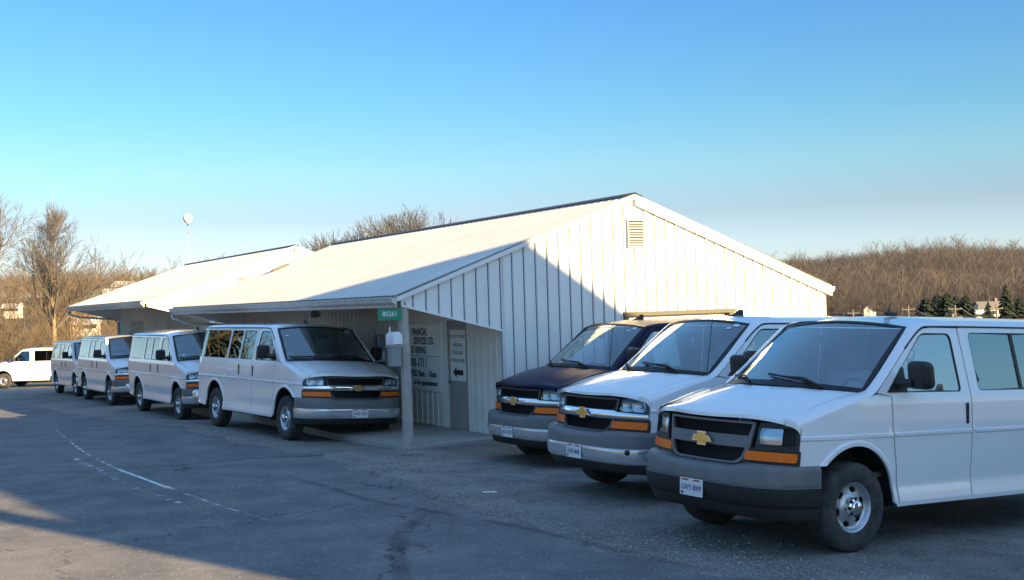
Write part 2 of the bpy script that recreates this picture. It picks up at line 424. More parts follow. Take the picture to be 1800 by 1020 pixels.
    def pane(poly, sg, par, m, name='window'):
        q = B().panel(poly, [], sidefn(sg), .09, 0, off=-.012, flip=sg > 0); o = q.build(name, m, par, True)
        # rubber rim
        r_ = B(); cx = sum(p[0] for p in poly)/len(poly); cz = sum(p[1] for p in poly)/len(poly)
        pp = [Vector(p) for p in densify(poly, .06)]; P = []
        for p in pp+[pp[0]]:
            d = (Vector((cx, cz))-p).normalized()*.016; P.append([Vector(sidefn(sg)(p.x, p.y))+Vector((0, -sg*.002, 0)), Vector(sidefn(sg)(p.x+d.x, p.y+d.y))+Vector((0, -sg*.007, 0))])
        r_.grid(P, flip=sg < 0).build('window_rim', M_BLACKP, o, True); return o
    for sg in (1, -1):
        d = B().panel(FD, [WIN_FD], sidefn(sg), .06, .025, flip=sg > 0, extra=rows(-.5, -1.54)).build('front_door', paint, root, True, 32)
        pane(WIN_FD, sg, d, M_SIDEG); handle(-1.478, sg, d)
        # sail + mirror
        mr = B(); sail = [(-.40, 1.372), (-.67, 1.369), (-.655, 1.585), (-.635, 1.60)]
        mr.panel(sail, [], sidefn(sg), .06, .012, off=.006, flip=sg > 0)
        mr.tube([(-.56, sg*.95, 1.45), (-.57, sg*1.05, 1.455), (-.58, sg*1.10, 1.46)], [.055, .04, .045], 8)
        def shp(x, y, z):
            k = (z-1.40)/.27; return (x+.035*k*k, y, z)
        mr.rbox((-.72, sg*1.035 if sg > 0 else -1.255, 1.405), (-.56, sg*1.035 if sg < 0 else 1.255, 1.655), .06, 4, shp)
        mo = mr.build('side_mirror', M_BLACKP, d, True, 40)
    # cargo doors, passenger side
    for x0, x1, hx, wz in ((-1.555, -2.215, None, (-1.61, -2.18)), (-2.225, -2.862, None, (-2.262, -2.825))):
        poly = [(x0, .40), (x0, 1.36), (x0+(.05 if x0 > -1.6 else 0), 1.954), (x1, 1.954), (x1, .40)]
        wp = rnd([(wz[0], 1.37), (wz[1], 1.37), (wz[1], 1.915), (wz[0]+(.03 if x0 > -1.6 else 0), 1.915)], .05)
        d = B().panel(poly, [wp], sidefn(-1), .07, .025, extra=rows(x0, x1)).build('side_door', paint, root, True, 32); pane(wp, -1, d, M_TINT)
        if x0 > -1.6: handle(-2.165, -1, d)
    # rear side windows
    pane(rnd([(-2.905, 1.37), (-4.54, 1.37), (-4.40, 1.915), (-2.905, 1.915)], .07), -1, root, M_TINT, 'rear_side_window')
    pane(rnd([(-3.08, 1.37), (-4.50, 1.37), (-4.36, 1.915), (-3.08, 1.915)], .07), 1, root, M_TINT, 'rear_side_window')
    o = pane(rnd([(-1.675, 1.37), (-2.955, 1.37), (-2.955, 1.915), (-1.64, 1.915)], .06), 1, root, M_TINT, 'middle_side_window')
    B().panel([(-2.315, 1.374), (-2.36, 1.374), (-2.325, 1.912), (-2.28, 1.912)], [], sidefn(1), .08, .0, off=-.004, flip=True).build('window_divider', M_BLACKP, o)
    # rear lamps, rear bumper
    for sg in (1, -1): B().rbox((-4.70, min(sg*.80, sg*.865), 1.0), (-4.63, max(sg*.80, sg*.865), 1.42), .025).build('tail_light', M_REDL, root, True)
    B().rbox((-4.86, -.95, .45), (-4.60, .95, .66), .06).build('rear_bumper', M_GREYP if trim == 'base' else M_BRUSHED, root, True)
    # ---- front end
    fa = B(); fa.panel([(-.94, .74), (.94, .74), (.94, 1.115), (-.94, 1.115)], [], front, .08, .05, off=-.05); fa.build('grille_backing', M_BLACKP, root, True)
    GO = rnd([(-.41, .752), (.41, .752), (.475, .80), (.52, .90), (.555, 1.118), (-.555, 1.118), (-.52, .90), (-.475, .80)], [.08, .08, .04, .04, .02, .02, .04, .04])
    GU = rnd([(-.497, .997), (.497, .997), (.528, 1.10), (-.528, 1.10)], .012)
    GL = rnd([(-.375, .77), (.375, .77), (.44, .81), (.475, .895), (-.475, .895), (-.44, .81)], [.05, .05, .03, .012, .012, .03])
    gm = M_GREYP if trim == 'base' else M_BLACKP
    gr = B().panel(GO, [GU, GL], front, .04, .03, off=.006).build('grille', gm, root, True)
    # wire lattice
    lt = B(); sp_ = .027 if trim == 'base' else .022
    for poly in (GU, GL):
        pa = np.array(poly); x0, y0 = pa.min(0); x1, y1 = pa.max(0)
        for dirn in (1, -1):
            k = x0-(y1-y0)-.1
            while k < x1+(y1-y0)+.1:
                n = 12; pts = [(k+dirn*1.25*(y1-y0)*t/n, y0+(y1-y0)*t/n) for t in range(n+1)]
                ins = inpoly(np.array(pts), pa); i = [j for j in range(n+1) if ins[j]]
                if len(i) > 1:
                    a, c_ = pts[i[0]], pts[i[-1]]; q = []
                    for t in (0, .5, 1):
                        y, z = a[0]+(c_[0]-a[0])*t, a[1]+(c_[1]-a[1])*t; f = Vector(front(y, z)); q.append([f+Vector((-.016, -.003, 0)), f+Vector((-.010, .0, .0)), f+Vector((-.016, .003, 0))])
                    lt.grid(q)
                k += sp_
    tag(lt.build('grille_mesh', M_BLACKP, gr), kind='stuff')
    if trim == 'base':
        pass
    else:
        # chrome bar spanning the whole front, thin chrome edges
        bar = [(-.93, .905), (-.5, .902), (.5, .902), (.93, .905), (.93, .958), (.55, .972), (.5, .985), (-.5, .985), (-.55, .972), (-.93, .958)]
        B().panel(bar, [], lambda y, z: tuple(Vector(front(y, z))+Vector((.018*math.cos((z-.945)/.045*1.3), 0, 0))), .022, .03, off=.004).build('chrome_bar', M_CHROME, root, True)
        ed = B(); P = [Vector(front(y, z))+Vector((.008, 0, 0)) for y, z in densify(GO, .05)]; ed.tube(P+[P[0]], .006, 6, False); ed.build('grille_edge', M_GREYP, gr, True)
    # emblem (bowtie)
    bt = [(-.105, -.022), (-.052, -.022), (-.044, -.05), (.058, -.05), (.050, -.022), (.105, -.022), (.082, .022), (.040, .022), (.036, .05), (-.062, .05), (-.054, .022), (-.082, .022)]
    bt = [(-.112, -.022), (-.050, -.022), (-.050, -.05), (.050, -.05), (.050, -.022), (.112, -.022), (.086, .022), (.050, .022), (.050, .05), (-.050, .05), (-.050, .022), (-.086, .022)]
    xe = nose(0)-.02
    B().prism([(a*1.16, c*1.22) for a, c in bt], .014, lambda a, c, t: (xe+.022+t, a, .943+c)).build('emblem_frame', M_CHROME, root)
    B().prism(bt, .02, lambda a, c, t: (xe+.022+t, a, .943+c)).build('emblem', M_GOLD, root)
    for sg in (1, -1):
        fs = lambda y, z, sg=sg: front(sg*y, z)
        hz = .905 if trim == 'base' else .975
        HB = rnd([(.565, hz-.02), (.935, hz-.02), (.938, 1.095), (.90, 1.118), (.60, 1.118)], [.01, .02, .03, .03, .01])
        if trim == 'base':
            HI = rnd([(.60, .93), (.905, .93), (.905, 1.08), (.60, 1.08)], .02)
            hl = B().panel(HB, [HI], fs, .05, .05, off=.012, flip=sg < 0).build('headlight', M_BLACKP, root, True)
            B().panel(HI, [], fs, .06, 0, off=-.035, flip=sg < 0).build('headlight_recess', M_DUSTY, hl, True)
            LP = rnd([(.60, .937), (.80, .937), (.80, 1.073), (.60, 1.073)], .02)
            B().panel(LP, [], lambda y, z, sg=sg: tuple(Vector(front(sg*y, z))+Vector((.02*(1-((y-.7)/.1)**2*.5-((z-1.005)/.07)**2*.5), 0, 0))), .02, .05, off=-.004, flip=sg < 0).build('lamp', M_REFL, hl, True)
            B().panel(rnd([(.593, .93), (.807, .93), (.807, 1.08), (.593, 1.08)], .02), [], fs, .05, .01, off=.022, flip=sg < 0).build('lamp_lens', M_LENS, hl, True)
        else:
            hl = B().panel(HB, [], fs, .05, .05, off=-.03, flip=sg < 0).build('headlight', M_BLACKP, root, True)
            for yc in (.665, .81):
                LP = rnd([(yc-.052, .995), (yc+.052, .995), (yc+.052, 1.082), (yc-.052, 1.082)], .02)
                B().panel(LP, [], lambda y, z, sg=sg, yc=yc: tuple(Vector(front(sg*y, z))+Vector((.03*(((y-yc)/.05)**2+((z-1.04)/.05)**2)*.5, 0, 0))), .014, .02, off=-.026, flip=sg < 0).build('reflector', M_REFL, hl, True)
                B().lathe([(.0, .022), (.018, .018), (.022, 0)], 12).build('bulb_cap', M_CHROME, hl, True).matrix_local = Matrix.Translation(Vector(front(sg*yc, 1.04))+Vector((-.022, 0, 0))) @ Matrix.Rotation(R(-90), 4, 'Z')
            B().panel(HB, [], fs, .05, .02, off=.012, flip=sg < 0).build('headlight_lens', M_LENS, hl, True)
        AM = rnd([(.482, .795), (.925, .795), (.93, .872), (.492, .872)], .015)
        hs = B().panel(rnd([(.45, .765), (.945, .765), (.945, .90), (.50, .90)], .02), [], fs, .06, .04, off=-.002, flip=sg < 0).build('lamp_housing', M_BLACKP, root, True)
        B().panel(AM, [], fs, .03, .025, off=.016, flip=sg < 0).build('turn_signal', M_AMBER, root, True)
    # bumper
    def plan(u, grow=0):      # u -1..1 across, returns x,y following the outline
        y = .985*math.sin(u*math.pi/2); a = abs(y)/.985
        return .44+(.56+grow)*(max(0, 1-a**4.2))**(1/2.2), y*(1+grow*.3)
    US = np.concatenate([np.linspace(-1, -.55, 16), np.linspace(-.5, .5, 15), np.linspace(.55, 1, 16)])
    def sweep(prof, bm):
        P = []
        for u in US:
            row = []
            for off, z in prof(u):
                x, y = plan(u, off); row.append((x, y, z))
            P.append(row)
        bm.grid(P); return bm
    dip = lambda u: .745 if abs(.985*math.sin(u*math.pi/2)) < .43 else (.772 if abs(.985*math.sin(u*math.pi/2)) > .52 else .745+(abs(.985*math.sin(u*math.pi/2))-.43)*.3)
    bc = B(); sweep(lambda u: [(-.14, dip(u)), (-.05, dip(u)-.004), (-.022, dip(u)-.014), (-.006, dip(u)-.034), (.0, dip(u)-.056), (.004, .63), (.003, .592), (-.012, .585)], bc); bc.build('bumper_cover', M_GREYP, root, True, 50)
    lo = B(); sweep(lambda u: [(-.02, .590), (.008, .588), (.015, .578), (.016, .56), (.010, .50), (-.002, .44), (-.03, .418), (-.08, .41)], lo)
    lo.build('front_bumper', M_DUSTY if trim == 'base' else M_BRUSHED, root, True, 50)
    B().tube([(plan(u, .016)[0], plan(u, .016)[1], .586) for u in US], .005, 6).build('bumper_trim', M_CHROME if trim != 'base' else M_GREYP, root, True)
    ad = B(); sweep(lambda u: [(-.06, .425), (-.055, .40), (-.08, .34), (-.10, .315), (-.16, .31)], ad); ad.build('air_dam', M_DUSTY, root, True, 50)
    # licence plate
    px = 1.022
    lp = B().prism(rnd([(-.152, -.077), (.152, -.077), (.152, .077), (-.152, .077)], .012), .004, lambda a, c, t: (px+t, a, .512+c)).build('license_plate', M_PLATE, root)
    B().prism([(-.13, .055), (-.03, .055), (-.05, .068), (-.12, .068)], .003, lambda a, c, t: (px+.003+t, a, .512+c)).build('plate_banner', mat('plate red', (.35, .03, .04), .5), lp)
    B().prism([(.02, .055), (.12, .055), (.11, .068), (.04, .068)], .003, lambda a, c, t: (px+.003+t, a, .512+c)).build('plate_banner', MATS['plate red'], lp)
    B().prism([(-.135, -.066), (-.105, -.066), (-.105, -.044), (-.135, -.044)], .003, lambda a, c, t: (px+.003+t, a, .512+c)).build('plate_sticker', M_BLACKINK, lp)
    # wheels
    tprof = [(.215, -.10), (.30, -.118), (.355, -.116), (.378, -.10), (.386, -.08), (.387, -.05), (.379, -.045), (.379, -.038), (.387, -.035), (.387, -.005), (.379, 0), (.379, .006), (.387, .01), (.387, .04), (.379, .045), (.379, .05), (.387, .055), (.385, .082), (.375, .102), (.352, .117), (.30, .119), (.245, .112), (.222, .098), (.214, .085)]
    for ax_, x in ((0, 0), (1, -WB)):
        for sg in (1, -1):
            wl = B().lathe([(r, h*sg) for r, h in tprof], 48)
            if sg < 0: wl.f = [tuple(reversed(q)) for q in wl.f]
            tyre = wl.build('wheel', M_RUBBER, root, True, 40); tyre.location = (x, sg*.845, .387)
            rim = B(); circ = [(.218*math.cos(2*math.pi*k/48), .218*math.sin(2*math.pi*k/48)) for k in range(48)]
            holes = []
            for k in range(6):
                a = math.pi/6+k*math.pi/3+.25; cx, cz = .152*math.cos(a), .152*math.sin(a)
                holes.append([(cx+.026*math.cos(t)*math.cos(a)-.042*math.sin(t)*math.sin(a), cz+.026*math.cos(t)*math.sin(a)+.042*math.sin(t)*math.cos(a)) for t in np.linspace(0, 2*math.pi, 14, endpoint=False)])
            hp = [(.0, .075), (.08, .075), (.095, .07), (.125, .052), (.175, .046), (.192, .058), (.205, .088), (.218, .098)]
            hr, hh = [q[0] for q in hp], [q[1] for q in hp]
            ring = [(r_*math.cos(2*math.pi*k/36), r_*math.sin(2*math.pi*k/36)) for r_ in (.075, .095, .11, .192, .205) for k in range(36)]
            rim.panel(circ, holes, lambda a, c, sg=sg: (a, sg*float(np.interp(math.hypot(a, c), hr, hh)), c), .022, .02, flip=sg > 0, extra=ring)
            ro = rim.build('rim', M_STEEL, tyre, True, 40)
            B().lathe([(.0, sg*.0), (.215, sg*.0)], 24).build('brake_disc', M_UNDER, tyre)
            hc = B().lathe([(.086, sg*.07), (.084, sg*.10), (.078, sg*.118), (.060, sg*.128), (.058, sg*.140), (.048, sg*.148), (.0, sg*.150)], 32); hc.build('hub_cap', M_CHROME, tyre, True, 40)
            lg = B()
            for k in range(8):
                a = k*math.pi/4; m_ = Matrix.Translation((.071*math.cos(a), sg*.1215, .071*math.sin(a))) @ Matrix.Rotation(-a, 4, 'Y')
                P = [[tuple(m_ @ Vector((r_*math.cos(t), sg*h_, r_*math.sin(t)))) for t in np.linspace(0, 2*math.pi, 9)] for r_, h_ in ((.0165, -.012), (.0165, .006), (.0, .006))]; lg.grid(P)
            lg.build('lug_cap', M_BLACKP, tyre)
    # underbody and wheel housings
    ub = B(); ub.box((-4.55, -.78, .40), (.55, .78, .62)); ub.box((-4.4, -.55, .28), (-.9, -.42, .42)); ub.box((-4.4, .42, .28), (-.9, .55, .42))
    ub.tube([(-WB, -.75, .37), (-WB, .75, .37)], .055, 8); ub.tube([(0, -.75, .33), (0, .75, .33)], .05, 8); ub.box((-2.6, -.35, .26), (-1.4, .3, .42)); ub.tube([(-.8, .25, .30), (-4.5, .45, .34)], .035, 8)
    ub.build('underbody', M_UNDER, root)
    for cx, cz in AC:
        for sg in (1, -1):
            P = [[(cx+(AR+.03)*math.cos(R(a)), sg*y, cz+(AR+.03)*math.sin(R(a))) for a in range(-8, 190, 9)] for y in (.62, .955)]
            B().grid(P).add([(cx+(AR+.03)*math.cos(R(a)), sg*.62, cz+(AR+.03)*math.sin(R(a))) for a in range(-8, 190, 9)], [tuple(range(22))]).build('wheel_housing', M_UNDER, root)
    # interior
    it = B(); P = []
    for y in np.linspace(-.86, .86, 9): P.append([(.02, y, 1.28), (-.12, y, 1.345), (-.35, y, 1.33), (-.52, y, 1.27), (-.55, y, 1.1), (-.45, y, .7)])
    it.grid(P); it.box((-4.5, -.86, .62), (.1, .86, .66)); it.build('dashboard', M_DASH, root, True, 40)
    def seat(x, y, wd):
        q = B(); q.rbox((x-.30, y-wd, .80), (x+.27, y+wd, .98), .06); 
        q.rbox((x-.40, y-wd, .92), (x-.24, y+wd, 1.52), .06, 3, lambda a, c, d: (a-(d-.92)*.22, c, d)); q.rbox((x-.52, y-.14, 1.54), (x-.42, y+.14, 1.76), .045)
        return q.build('seat', M_SEAT, root, True)
    seat(-1.05, .43, .25); seat(-1.05, -.43, .25)
    for k in range(3):
        xx = -2.0-k*.85
        for yy in (-.45, .0, .45): seat(xx, yy, .215)
    sw = B(); sw.tube([(-.66+.19*math.cos(a)*.42, .43+.19*math.sin(a), 1.30+.19*math.cos(a)*.9) for a in np.linspace(0, 2*math.pi, 25)], .016, 8, False); sw.tube([(-.45, .43, 1.15), (-.655, .43, 1.295)], .035, 8)
    sw.box((-.68, .27, 1.285), (-.64, .59, 1.315)); sw.build('steering_wheel', M_DASH, root, True, 40)
    B().rbox((-.62, -.13, 1.80), (-.58, .13, 1.87), .015).build('rear_view_mirror', M_BLACKP, root, True)
    # wipers
    for y0, y1 in ((.62, -.05), (-.20, -.80)):
        wp = B(); a = wsh(y0/.88*.95, .02)+Vector((.03, 0, .03)); c = wsh(y1/.88, .10)+Vector((.02, 0, .022))
        wp.tube([a+Vector((.03, 0, -.02)), a.lerp(c, .35)+Vector((.015, 0, .03)), c], [.014, .010, .006], 6)
        d0 = wsh((y0-.22)/.88, .055)+Vector((.018, 0, .02)); d1 = wsh((y1-.02)/.88, .135)+Vector((.018, 0, .02)); pts = []
        for t in np.linspace(0, 1, 8):
            yy = (y0-.18)+((y1-.02)-(y0-.18))*t; pts.append(wsh(yy/.88, .055+.07*t)+Vector((.012, 0, .016)))
        wp.tube(pts, .010, 6); wp.build('wiper', M_BLACKP, root, True)
    # antenna
    at = B()
    if trim == 'base':
        at.rbox((-1.42, .18, 2.07), (-1.26, .24, 2.11), .02); at.tube([(-1.30, .21, 2.10), (-1.345, .21, 2.20)], [.008, .005], 6)
    else:
        P = [[(-1.30+.0, s_*.012*0, 2.07) for s_ in (-1, 1)]]
        at.prism([(-1.45, 2.06), (-1.22, 2.06), (-1.30, 2.085), (-1.40, 2.145), (-1.435, 2.14)], .03, lambda a, c, t: (a, t-.015, c))
    at.build('antenna', M_BLACKP, root, trim == 'base')
    return root
def plate_text(root, s):
    lp = [c for c in root.children if c.name.split('.')[0] == 'license_plate'][0]
    me = text_mesh('plate_number', s, .072, sx=.80); o = link('plate_number', me, M_BLUEINK, lp)
    o.matrix_local = Matrix.Translation((1.0275, 0, .505)) @ Matrix(((0, 0, 1, 0), (1, 0, 0, 0), (0, 1, 0, 0), (0, 0, 0, 1)))
VP = {  # x, y, z, yaw, pitch, roll
 'D': (2.3825, 10.9483, -.0063, 3.7012, .048, -.0043), 'B': (1.5144, 13.7394, -.0052, 3.6537, .0438, .0031), 'A': (.745, 17.2977, -.1166, 3.6708, .0117, .0038),
 'v4': (-3.294, 21.1069, -.0898, -.9705, -.002, -.0649), 'v3': (-7.0918, 27.9426, -.2379, -1.01, -.0003, .0099), 'v2': (-11.2576, 35.3705, -.4178, -1.0168, .0025, -.0083),
 'v1': (-15.3162, 43.4857, -.6623, -1.0115, .011, .0032), 'v0': (-26.6258, 62.1792, -1.3442, 3.0659, .0003, .0063)}
def pose(root, k):
    x, y, z, yaw, pit, rl = VP[k]; root.location = (x, y, z); root.rotation_euler = (rl, -pit, yaw)
def contacts():
    out = []
    for k in VP:
        x, y, z, yaw, pit, rl = VP[k]; m = Matrix.Translation((x, y, z)) @ Matrix.Rotation(yaw, 4, 'Z') @ Matrix.Rotation(-pit, 4, 'Y') @ Matrix.Rotation(rl, 4, 'X')
        for X in (0, -WB):
            for Y in (.86, -.86): out.append(m @ Vector((X, Y, 0)))
    return out
def swap(root, frm, to):
    for o in root.children_recursive:
        if o.type == 'MESH' and o.data.materials and o.data.materials[0] == frm:
            o.material_slots[0].link = 'OBJECT'; o.material_slots[0].material = to
def vans():
    base = make_van('parked_van', 'base'); pose(base, 'D')
    tag(base, 'nearest white passenger van with grey grille, single square headlights and black lower bumper', 'van', 'vans parked nose out beside the gable end')
    g2 = 'vans parked in line along the eaves'
    ch = make_van('parked_van', 'chrome')
    rest = []
    for k, lab, grp, pl in (('B', 'white passenger van with chrome grille bar, parked between the dark van and the nearest van', base['group'], 'HCR 6645'),
                        ('A', 'dark navy van with chrome grille bar parked beside the gable wall', base['group'], 'HCX 1128'),
                        ('v4', 'white van with chrome bumper beside the wooden porch post and mailbox', g2, 'HCR 5203'),
                        ('v3', 'second white van in the line along the eaves, counted from the porch post', g2, 'HCR 5207'),
                        ('v2', 'third white van in the line along the eaves, counted from the porch post', g2, 'HCR 5211'),
                        ('v1', 'farthest van of the line facing the camera along the eaves, under the far roof corner', g2, 'HCR 5214'),
                        ('v0', 'white van seen side-on at the far left, facing left behind the line of vans', 'vans parked side-on', 'HCR 5220')):
        o = ch if not rest else copy_tree(ch)
        for q_ in o.children:
            if q_.name.startswith('wheel') and 'housing' not in q_.name: q_.rotation_euler = (0, rng.uniform(0, 6.28), {'v2': .09, 'B': -.05}.get(k, 0) if abs(q_.location.x) < .1 else 0); rest.append((o, pl)); o.name = 'parked_van'; pose(o, k); tag(o, lab, 'van', grp)
        if k == 'A':
            swap(o, M_WHITE, M_NAVY)
            for d in [c for c in o.children if c.name.startswith('front_door')]:
                for c in [c for c in d.children if c.name.startswith('side_mirror') and min(q.co.y for q in c.data.vertices) < 0]: bpy.data.objects.remove(c)
        for q_ in ({'v4': [(-.84, .74, .03)], 'B': [(.80, .93, .05), (.72, .86, .035)], 'v3': [(-.82, .2, .04)]}.get(k, [])):
            ws_ = [c for c in o.children if c.name.split('.')[0] == 'windshield'][0]; e_, t_, s_ = q_
            B().grid([[wsh(e_+a*s_, t_+b_*s_*.9)+Vector((.004, 0, .005)) for a in (-1, 1)] for b_ in (-.6, .6)]).build('sticker', M_PLATE, ws_)
        if k in 'AB':
            B().tube([(-.16, .885, 1.34), (-.17, .885, 1.40), (-.25, .885, 2.02)], [.012, .006, .004], 6).build('whip_antenna', M_BLACKP, o, True)
    plate_text(base, 'GWY 8009')
    for o, pl in rest: plate_text(o, pl)
    swap(base, M_SIDEG, M_FROST); swap(base, M_TINT, M_FROSTD)
    # tow-eye / round badge on the bumper of the middle van
    o = rest[0][0]
    B().lathe([(.0, .0), (.03, .0), (.03, .012), (.0, .016)], 16).build('bumper_cap', M_BLACKP, o, True).matrix_local = Matrix.Translation((.868, .83, .555)) @ Matrix.Rotation(R(-62), 4, 'Z')
    return base, ch

# ================================================================ GROUND
_ct = contacts()
_cp = [(p.x, p.y, p.z) for p in _ct]
_cp += [(-6, 12, 0), (-3, 10, .0), (0, 9, .02), (2, 7.5, .02), (0, 4, .10), (0, 0, .3), (-8, 4, .15), (6, 5, .05), (-12, 20, .0), (-9, 26, -.1), (-13, 31, -.28), (-22, 40, -.55), (-32, 58, -1.25),
        (-1.2, 17.6, .0), (0.2, 18.4, -.03), (6.5, 22, -.18), (10, 15, -.2), (14, 24, -.4), (-1.76, 18.3, .0), (-3.6, 19.2, -.03), (20, 10, -.3), (-20, 12, .2), (-18, 75, -1.7), (-40, 80, -2.0), (12, 45, -.9), (-4, 40, -.5)]
_cp = np.array(_cp)
def _phi(r): return np.where(r > 1e-9, r*r*np.log(r+1e-12), 0)
def _fit():
    P = _cp[:, :2]; n = len(P); K = _phi(np.sqrt(((P[:, None]-P[None])**2).sum(2)))+np.eye(n)*.5
    Q = np.hstack([np.ones((n, 1)), P]); A = np.zeros((n+3, n+3)); A[:n, :n] = K; A[:n, n:] = Q; A[n:, :n] = Q.T
    return np.linalg.solve(A, np.concatenate([_cp[:, 2], np.zeros(3)]))
_tw = _fit()
def near(x, y):
    x = np.asarray(x, float); y = np.asarray(y, float); P = _cp[:, :2]
    r = np.sqrt((x[..., None]-P[:, 0])**2+(y[..., None]-P[:, 1])**2); return (_phi(r)*_tw[:-3]).sum(-1)+_tw[-3]+_tw[-2]*x+_tw[-1]*y
def sstep(a, b, x): t = np.clip((x-a)/(b-a), 0, 1); return t*t*(3-2*t)
def far(x, y):
    r = np.hypot(x, y); th = np.degrees(np.arctan2(x, y))
    right = np.interp(r, [0, 60, 110, 170, 240, 290, 540, 640, 900, 3000], [-.5, -1.0, -2.2, -3.2, -4.2, -3.2, 12.0, 13.5, 7, 0])
    left = np.interp(r, [0, 60, 80, 110, 150, 230, 330, 420, 900, 3000], [-.5, -1.2, -1.9, -2.3, -1.0, 3.2, 8.2, 10, 5, 0])
    k = sstep(-10, 8, th)*sstep(120, 80, np.abs(th)); z = left*(1-k)+right*k
    z += (np.sin(x*.021+1)*np.cos(y*.017)+.6*np.sin(x*.05)*np.sin(y*.043+2))*sstep(120, 330, r)*1.3+(3.2*np.exp(-((th-19.8)/3.6)**2)-1.2)*sstep(300, 500, r)*(th > 5)
    back = sstep(100, 140, np.abs(th)); return z*(1-back)+(.3+sstep(30, 260, r)*9)*back
def GZ(x, y):
    x = np.asarray(x, float); y = np.asarray(y, float); r = np.hypot(x, y-20); k = sstep(48, 75, r)
    return near(np.clip(x, -60, 45), np.clip(y, -20, 95))*(1-k)+far(x, y)*k
def gz(x, y): return float(GZ(x, y))

def ground_mat(name, cols, scale, bump, rough=.95, fine=140, speck=.0, speckcol=(.3, .3, .3), crack=0, stain=None):
    m = bpy.data.materials.new(name); m.use_nodes = True; n = m.node_tree; b = n.nodes['Principled BSDF']; b.inputs['Roughness'].default_value = rough; b.inputs['Specular IOR Level'].default_value = .3
    t = n.nodes.new('ShaderNodeTexCoord'); L = n.links.new
    def noise(s, d=5, r=.6):
        z = n.nodes.new('ShaderNodeTexNoise'); z.inputs['Scale'].default_value = s; z.inputs['Detail'].default_value = d; z.inputs['Roughness'].default_value = r; L(t.outputs['Object'], z.inputs['Vector']); return z
    z1 = noise(scale, 8, .65); rp = n.nodes.new('ShaderNodeValToRGB'); el = rp.color_ramp.elements
    while len(el) < len(cols): el.new(.5)
    for i, c in enumerate(cols): el[i].position = .30+.42*i/(len(cols)-1); el[i].color = (*c, 1)
    L(z1.outputs['Fac'], rp.inputs[0]); last = rp.outputs[0]
    def mix(fac, col, kind='MIX'):
        nonlocal last
        x = n.nodes.new('ShaderNodeMix'); x.data_type = 'RGBA'; x.blend_type = kind
        L(fac, x.inputs[0]); L(last, x.inputs[6])
        if isinstance(col, tuple): x.inputs[7].default_value = (*col, 1)
        else: L(col, x.inputs[7])
        last = x.outputs[2]
    z2 = noise(fine, 3, .7); rg = n.nodes.new('ShaderNodeMapRange'); rg.inputs[1].default_value = .3; rg.inputs[2].default_value = .7; rg.inputs[3].default_value = .55; rg.inputs[4].default_value = 1.5; L(z2.outputs['Fac'], rg.inputs[0])
    gx = n.nodes.new('ShaderNodeMix'); gx.data_type = 'RGBA'; gx.blend_type = 'MULTIPLY'; gx.inputs[0].default_value = .8; L(last, gx.inputs[6]); L(rg.outputs[0], gx.inputs[7]); last = gx.outputs[2]
    if speck:
        v = n.nodes.new('ShaderNodeTexVoronoi'); v.inputs['Scale'].default_value = 55; L(t.outputs['Object'], v.inputs['Vector'])
        sr = n.nodes.new('ShaderNodeSeparateColor'); L(v.outputs['Color'], sr.inputs[0]); gt = n.nodes.new('ShaderNodeMath'); gt.operation = 'GREATER_THAN'; gt.inputs[1].default_value = 1-speck; L(sr.outputs[0], gt.inputs[0])
        m1 = n.nodes.new('ShaderNodeMath'); m1.operation = 'MULTIPLY'; m1.inputs[1].default_value = .7; L(gt.outputs[0], m1.inputs[0]); mix(m1.outputs[0], speckcol)
    if crack:
        zc = noise(1.1, 4); ma = n.nodes.new('ShaderNodeMapping'); L(t.outputs['Object'], ma.inputs[0])
        ad = n.nodes.new('ShaderNodeVectorMath'); ad.operation = 'MULTIPLY_ADD'; L(zc.outputs['Color'], ad.inputs[0]); ad.inputs[1].default_value = (1.6, 1.6, 0); L(ma.outputs[0], ad.inputs[2])
        v = n.nodes.new('ShaderNodeTexVoronoi'); v.feature = 'DISTANCE_TO_EDGE'; v.inputs['Scale'].default_value = .21; L(ad.outputs[0], v.inputs['Vector'])
        lt = n.nodes.new('ShaderNodeMapRange'); lt.inputs[1].default_value = .0015; lt.inputs[2].default_value = .004; lt.inputs[3].default_value = crack; lt.inputs[4].default_value = 0; L(v.outputs['Distance'], lt.inputs[0]); mix(lt.outputs[0], (.012, .012, .012))
    if stain:
        zs = noise(.35, 5); sr = n.nodes.new('ShaderNodeMapRange'); sr.inputs[1].default_value = .5; sr.inputs[2].default_value = .68; sr.inputs[3].default_value = 0; sr.inputs[4].default_value = .6; L(zs.outputs['Fac'], sr.inputs[0]); mix(sr.outputs[0], stain)
    L(last, b.inputs['Base Color'])
    bp = n.nodes.new('ShaderNodeBump'); bp.inputs['Strength'].default_value = bump; bp.inputs['Distance'].default_value = .02; L(z2.outputs['Fac'], bp.inputs['Height']); L(bp.outputs[0], b.inputs['Normal'])
    MATS[name] = m; return m
M_ROAD = ground_mat('worn asphalt', [(.105, .105, .107), (.155, .153, .150), (.215, .208, .198)], 1.3, .55, .92, 70, .04, (.34, .325, .31), .6, (.235, .225, .212))
M_LOT = ground_mat('gravelly asphalt lot', [(.135, .126, .112), (.21, .197, .177), (.30, .284, .257)], 1.6, .9, .95, 45, .14, (.40, .38, .35), 0, (.11, .103, .092))
M_FIELD = ground_mat('dry winter grass', [(.055, .036, .018), (.085, .056, .028), (.115, .08, .038)], .08, .6, .95, 3.0)
M_CONC = ground_mat('porch concrete', [(.27, .255, .23), (.34, .325, .295), (.40, .385, .35)], 1.2, .25, .9, 40)

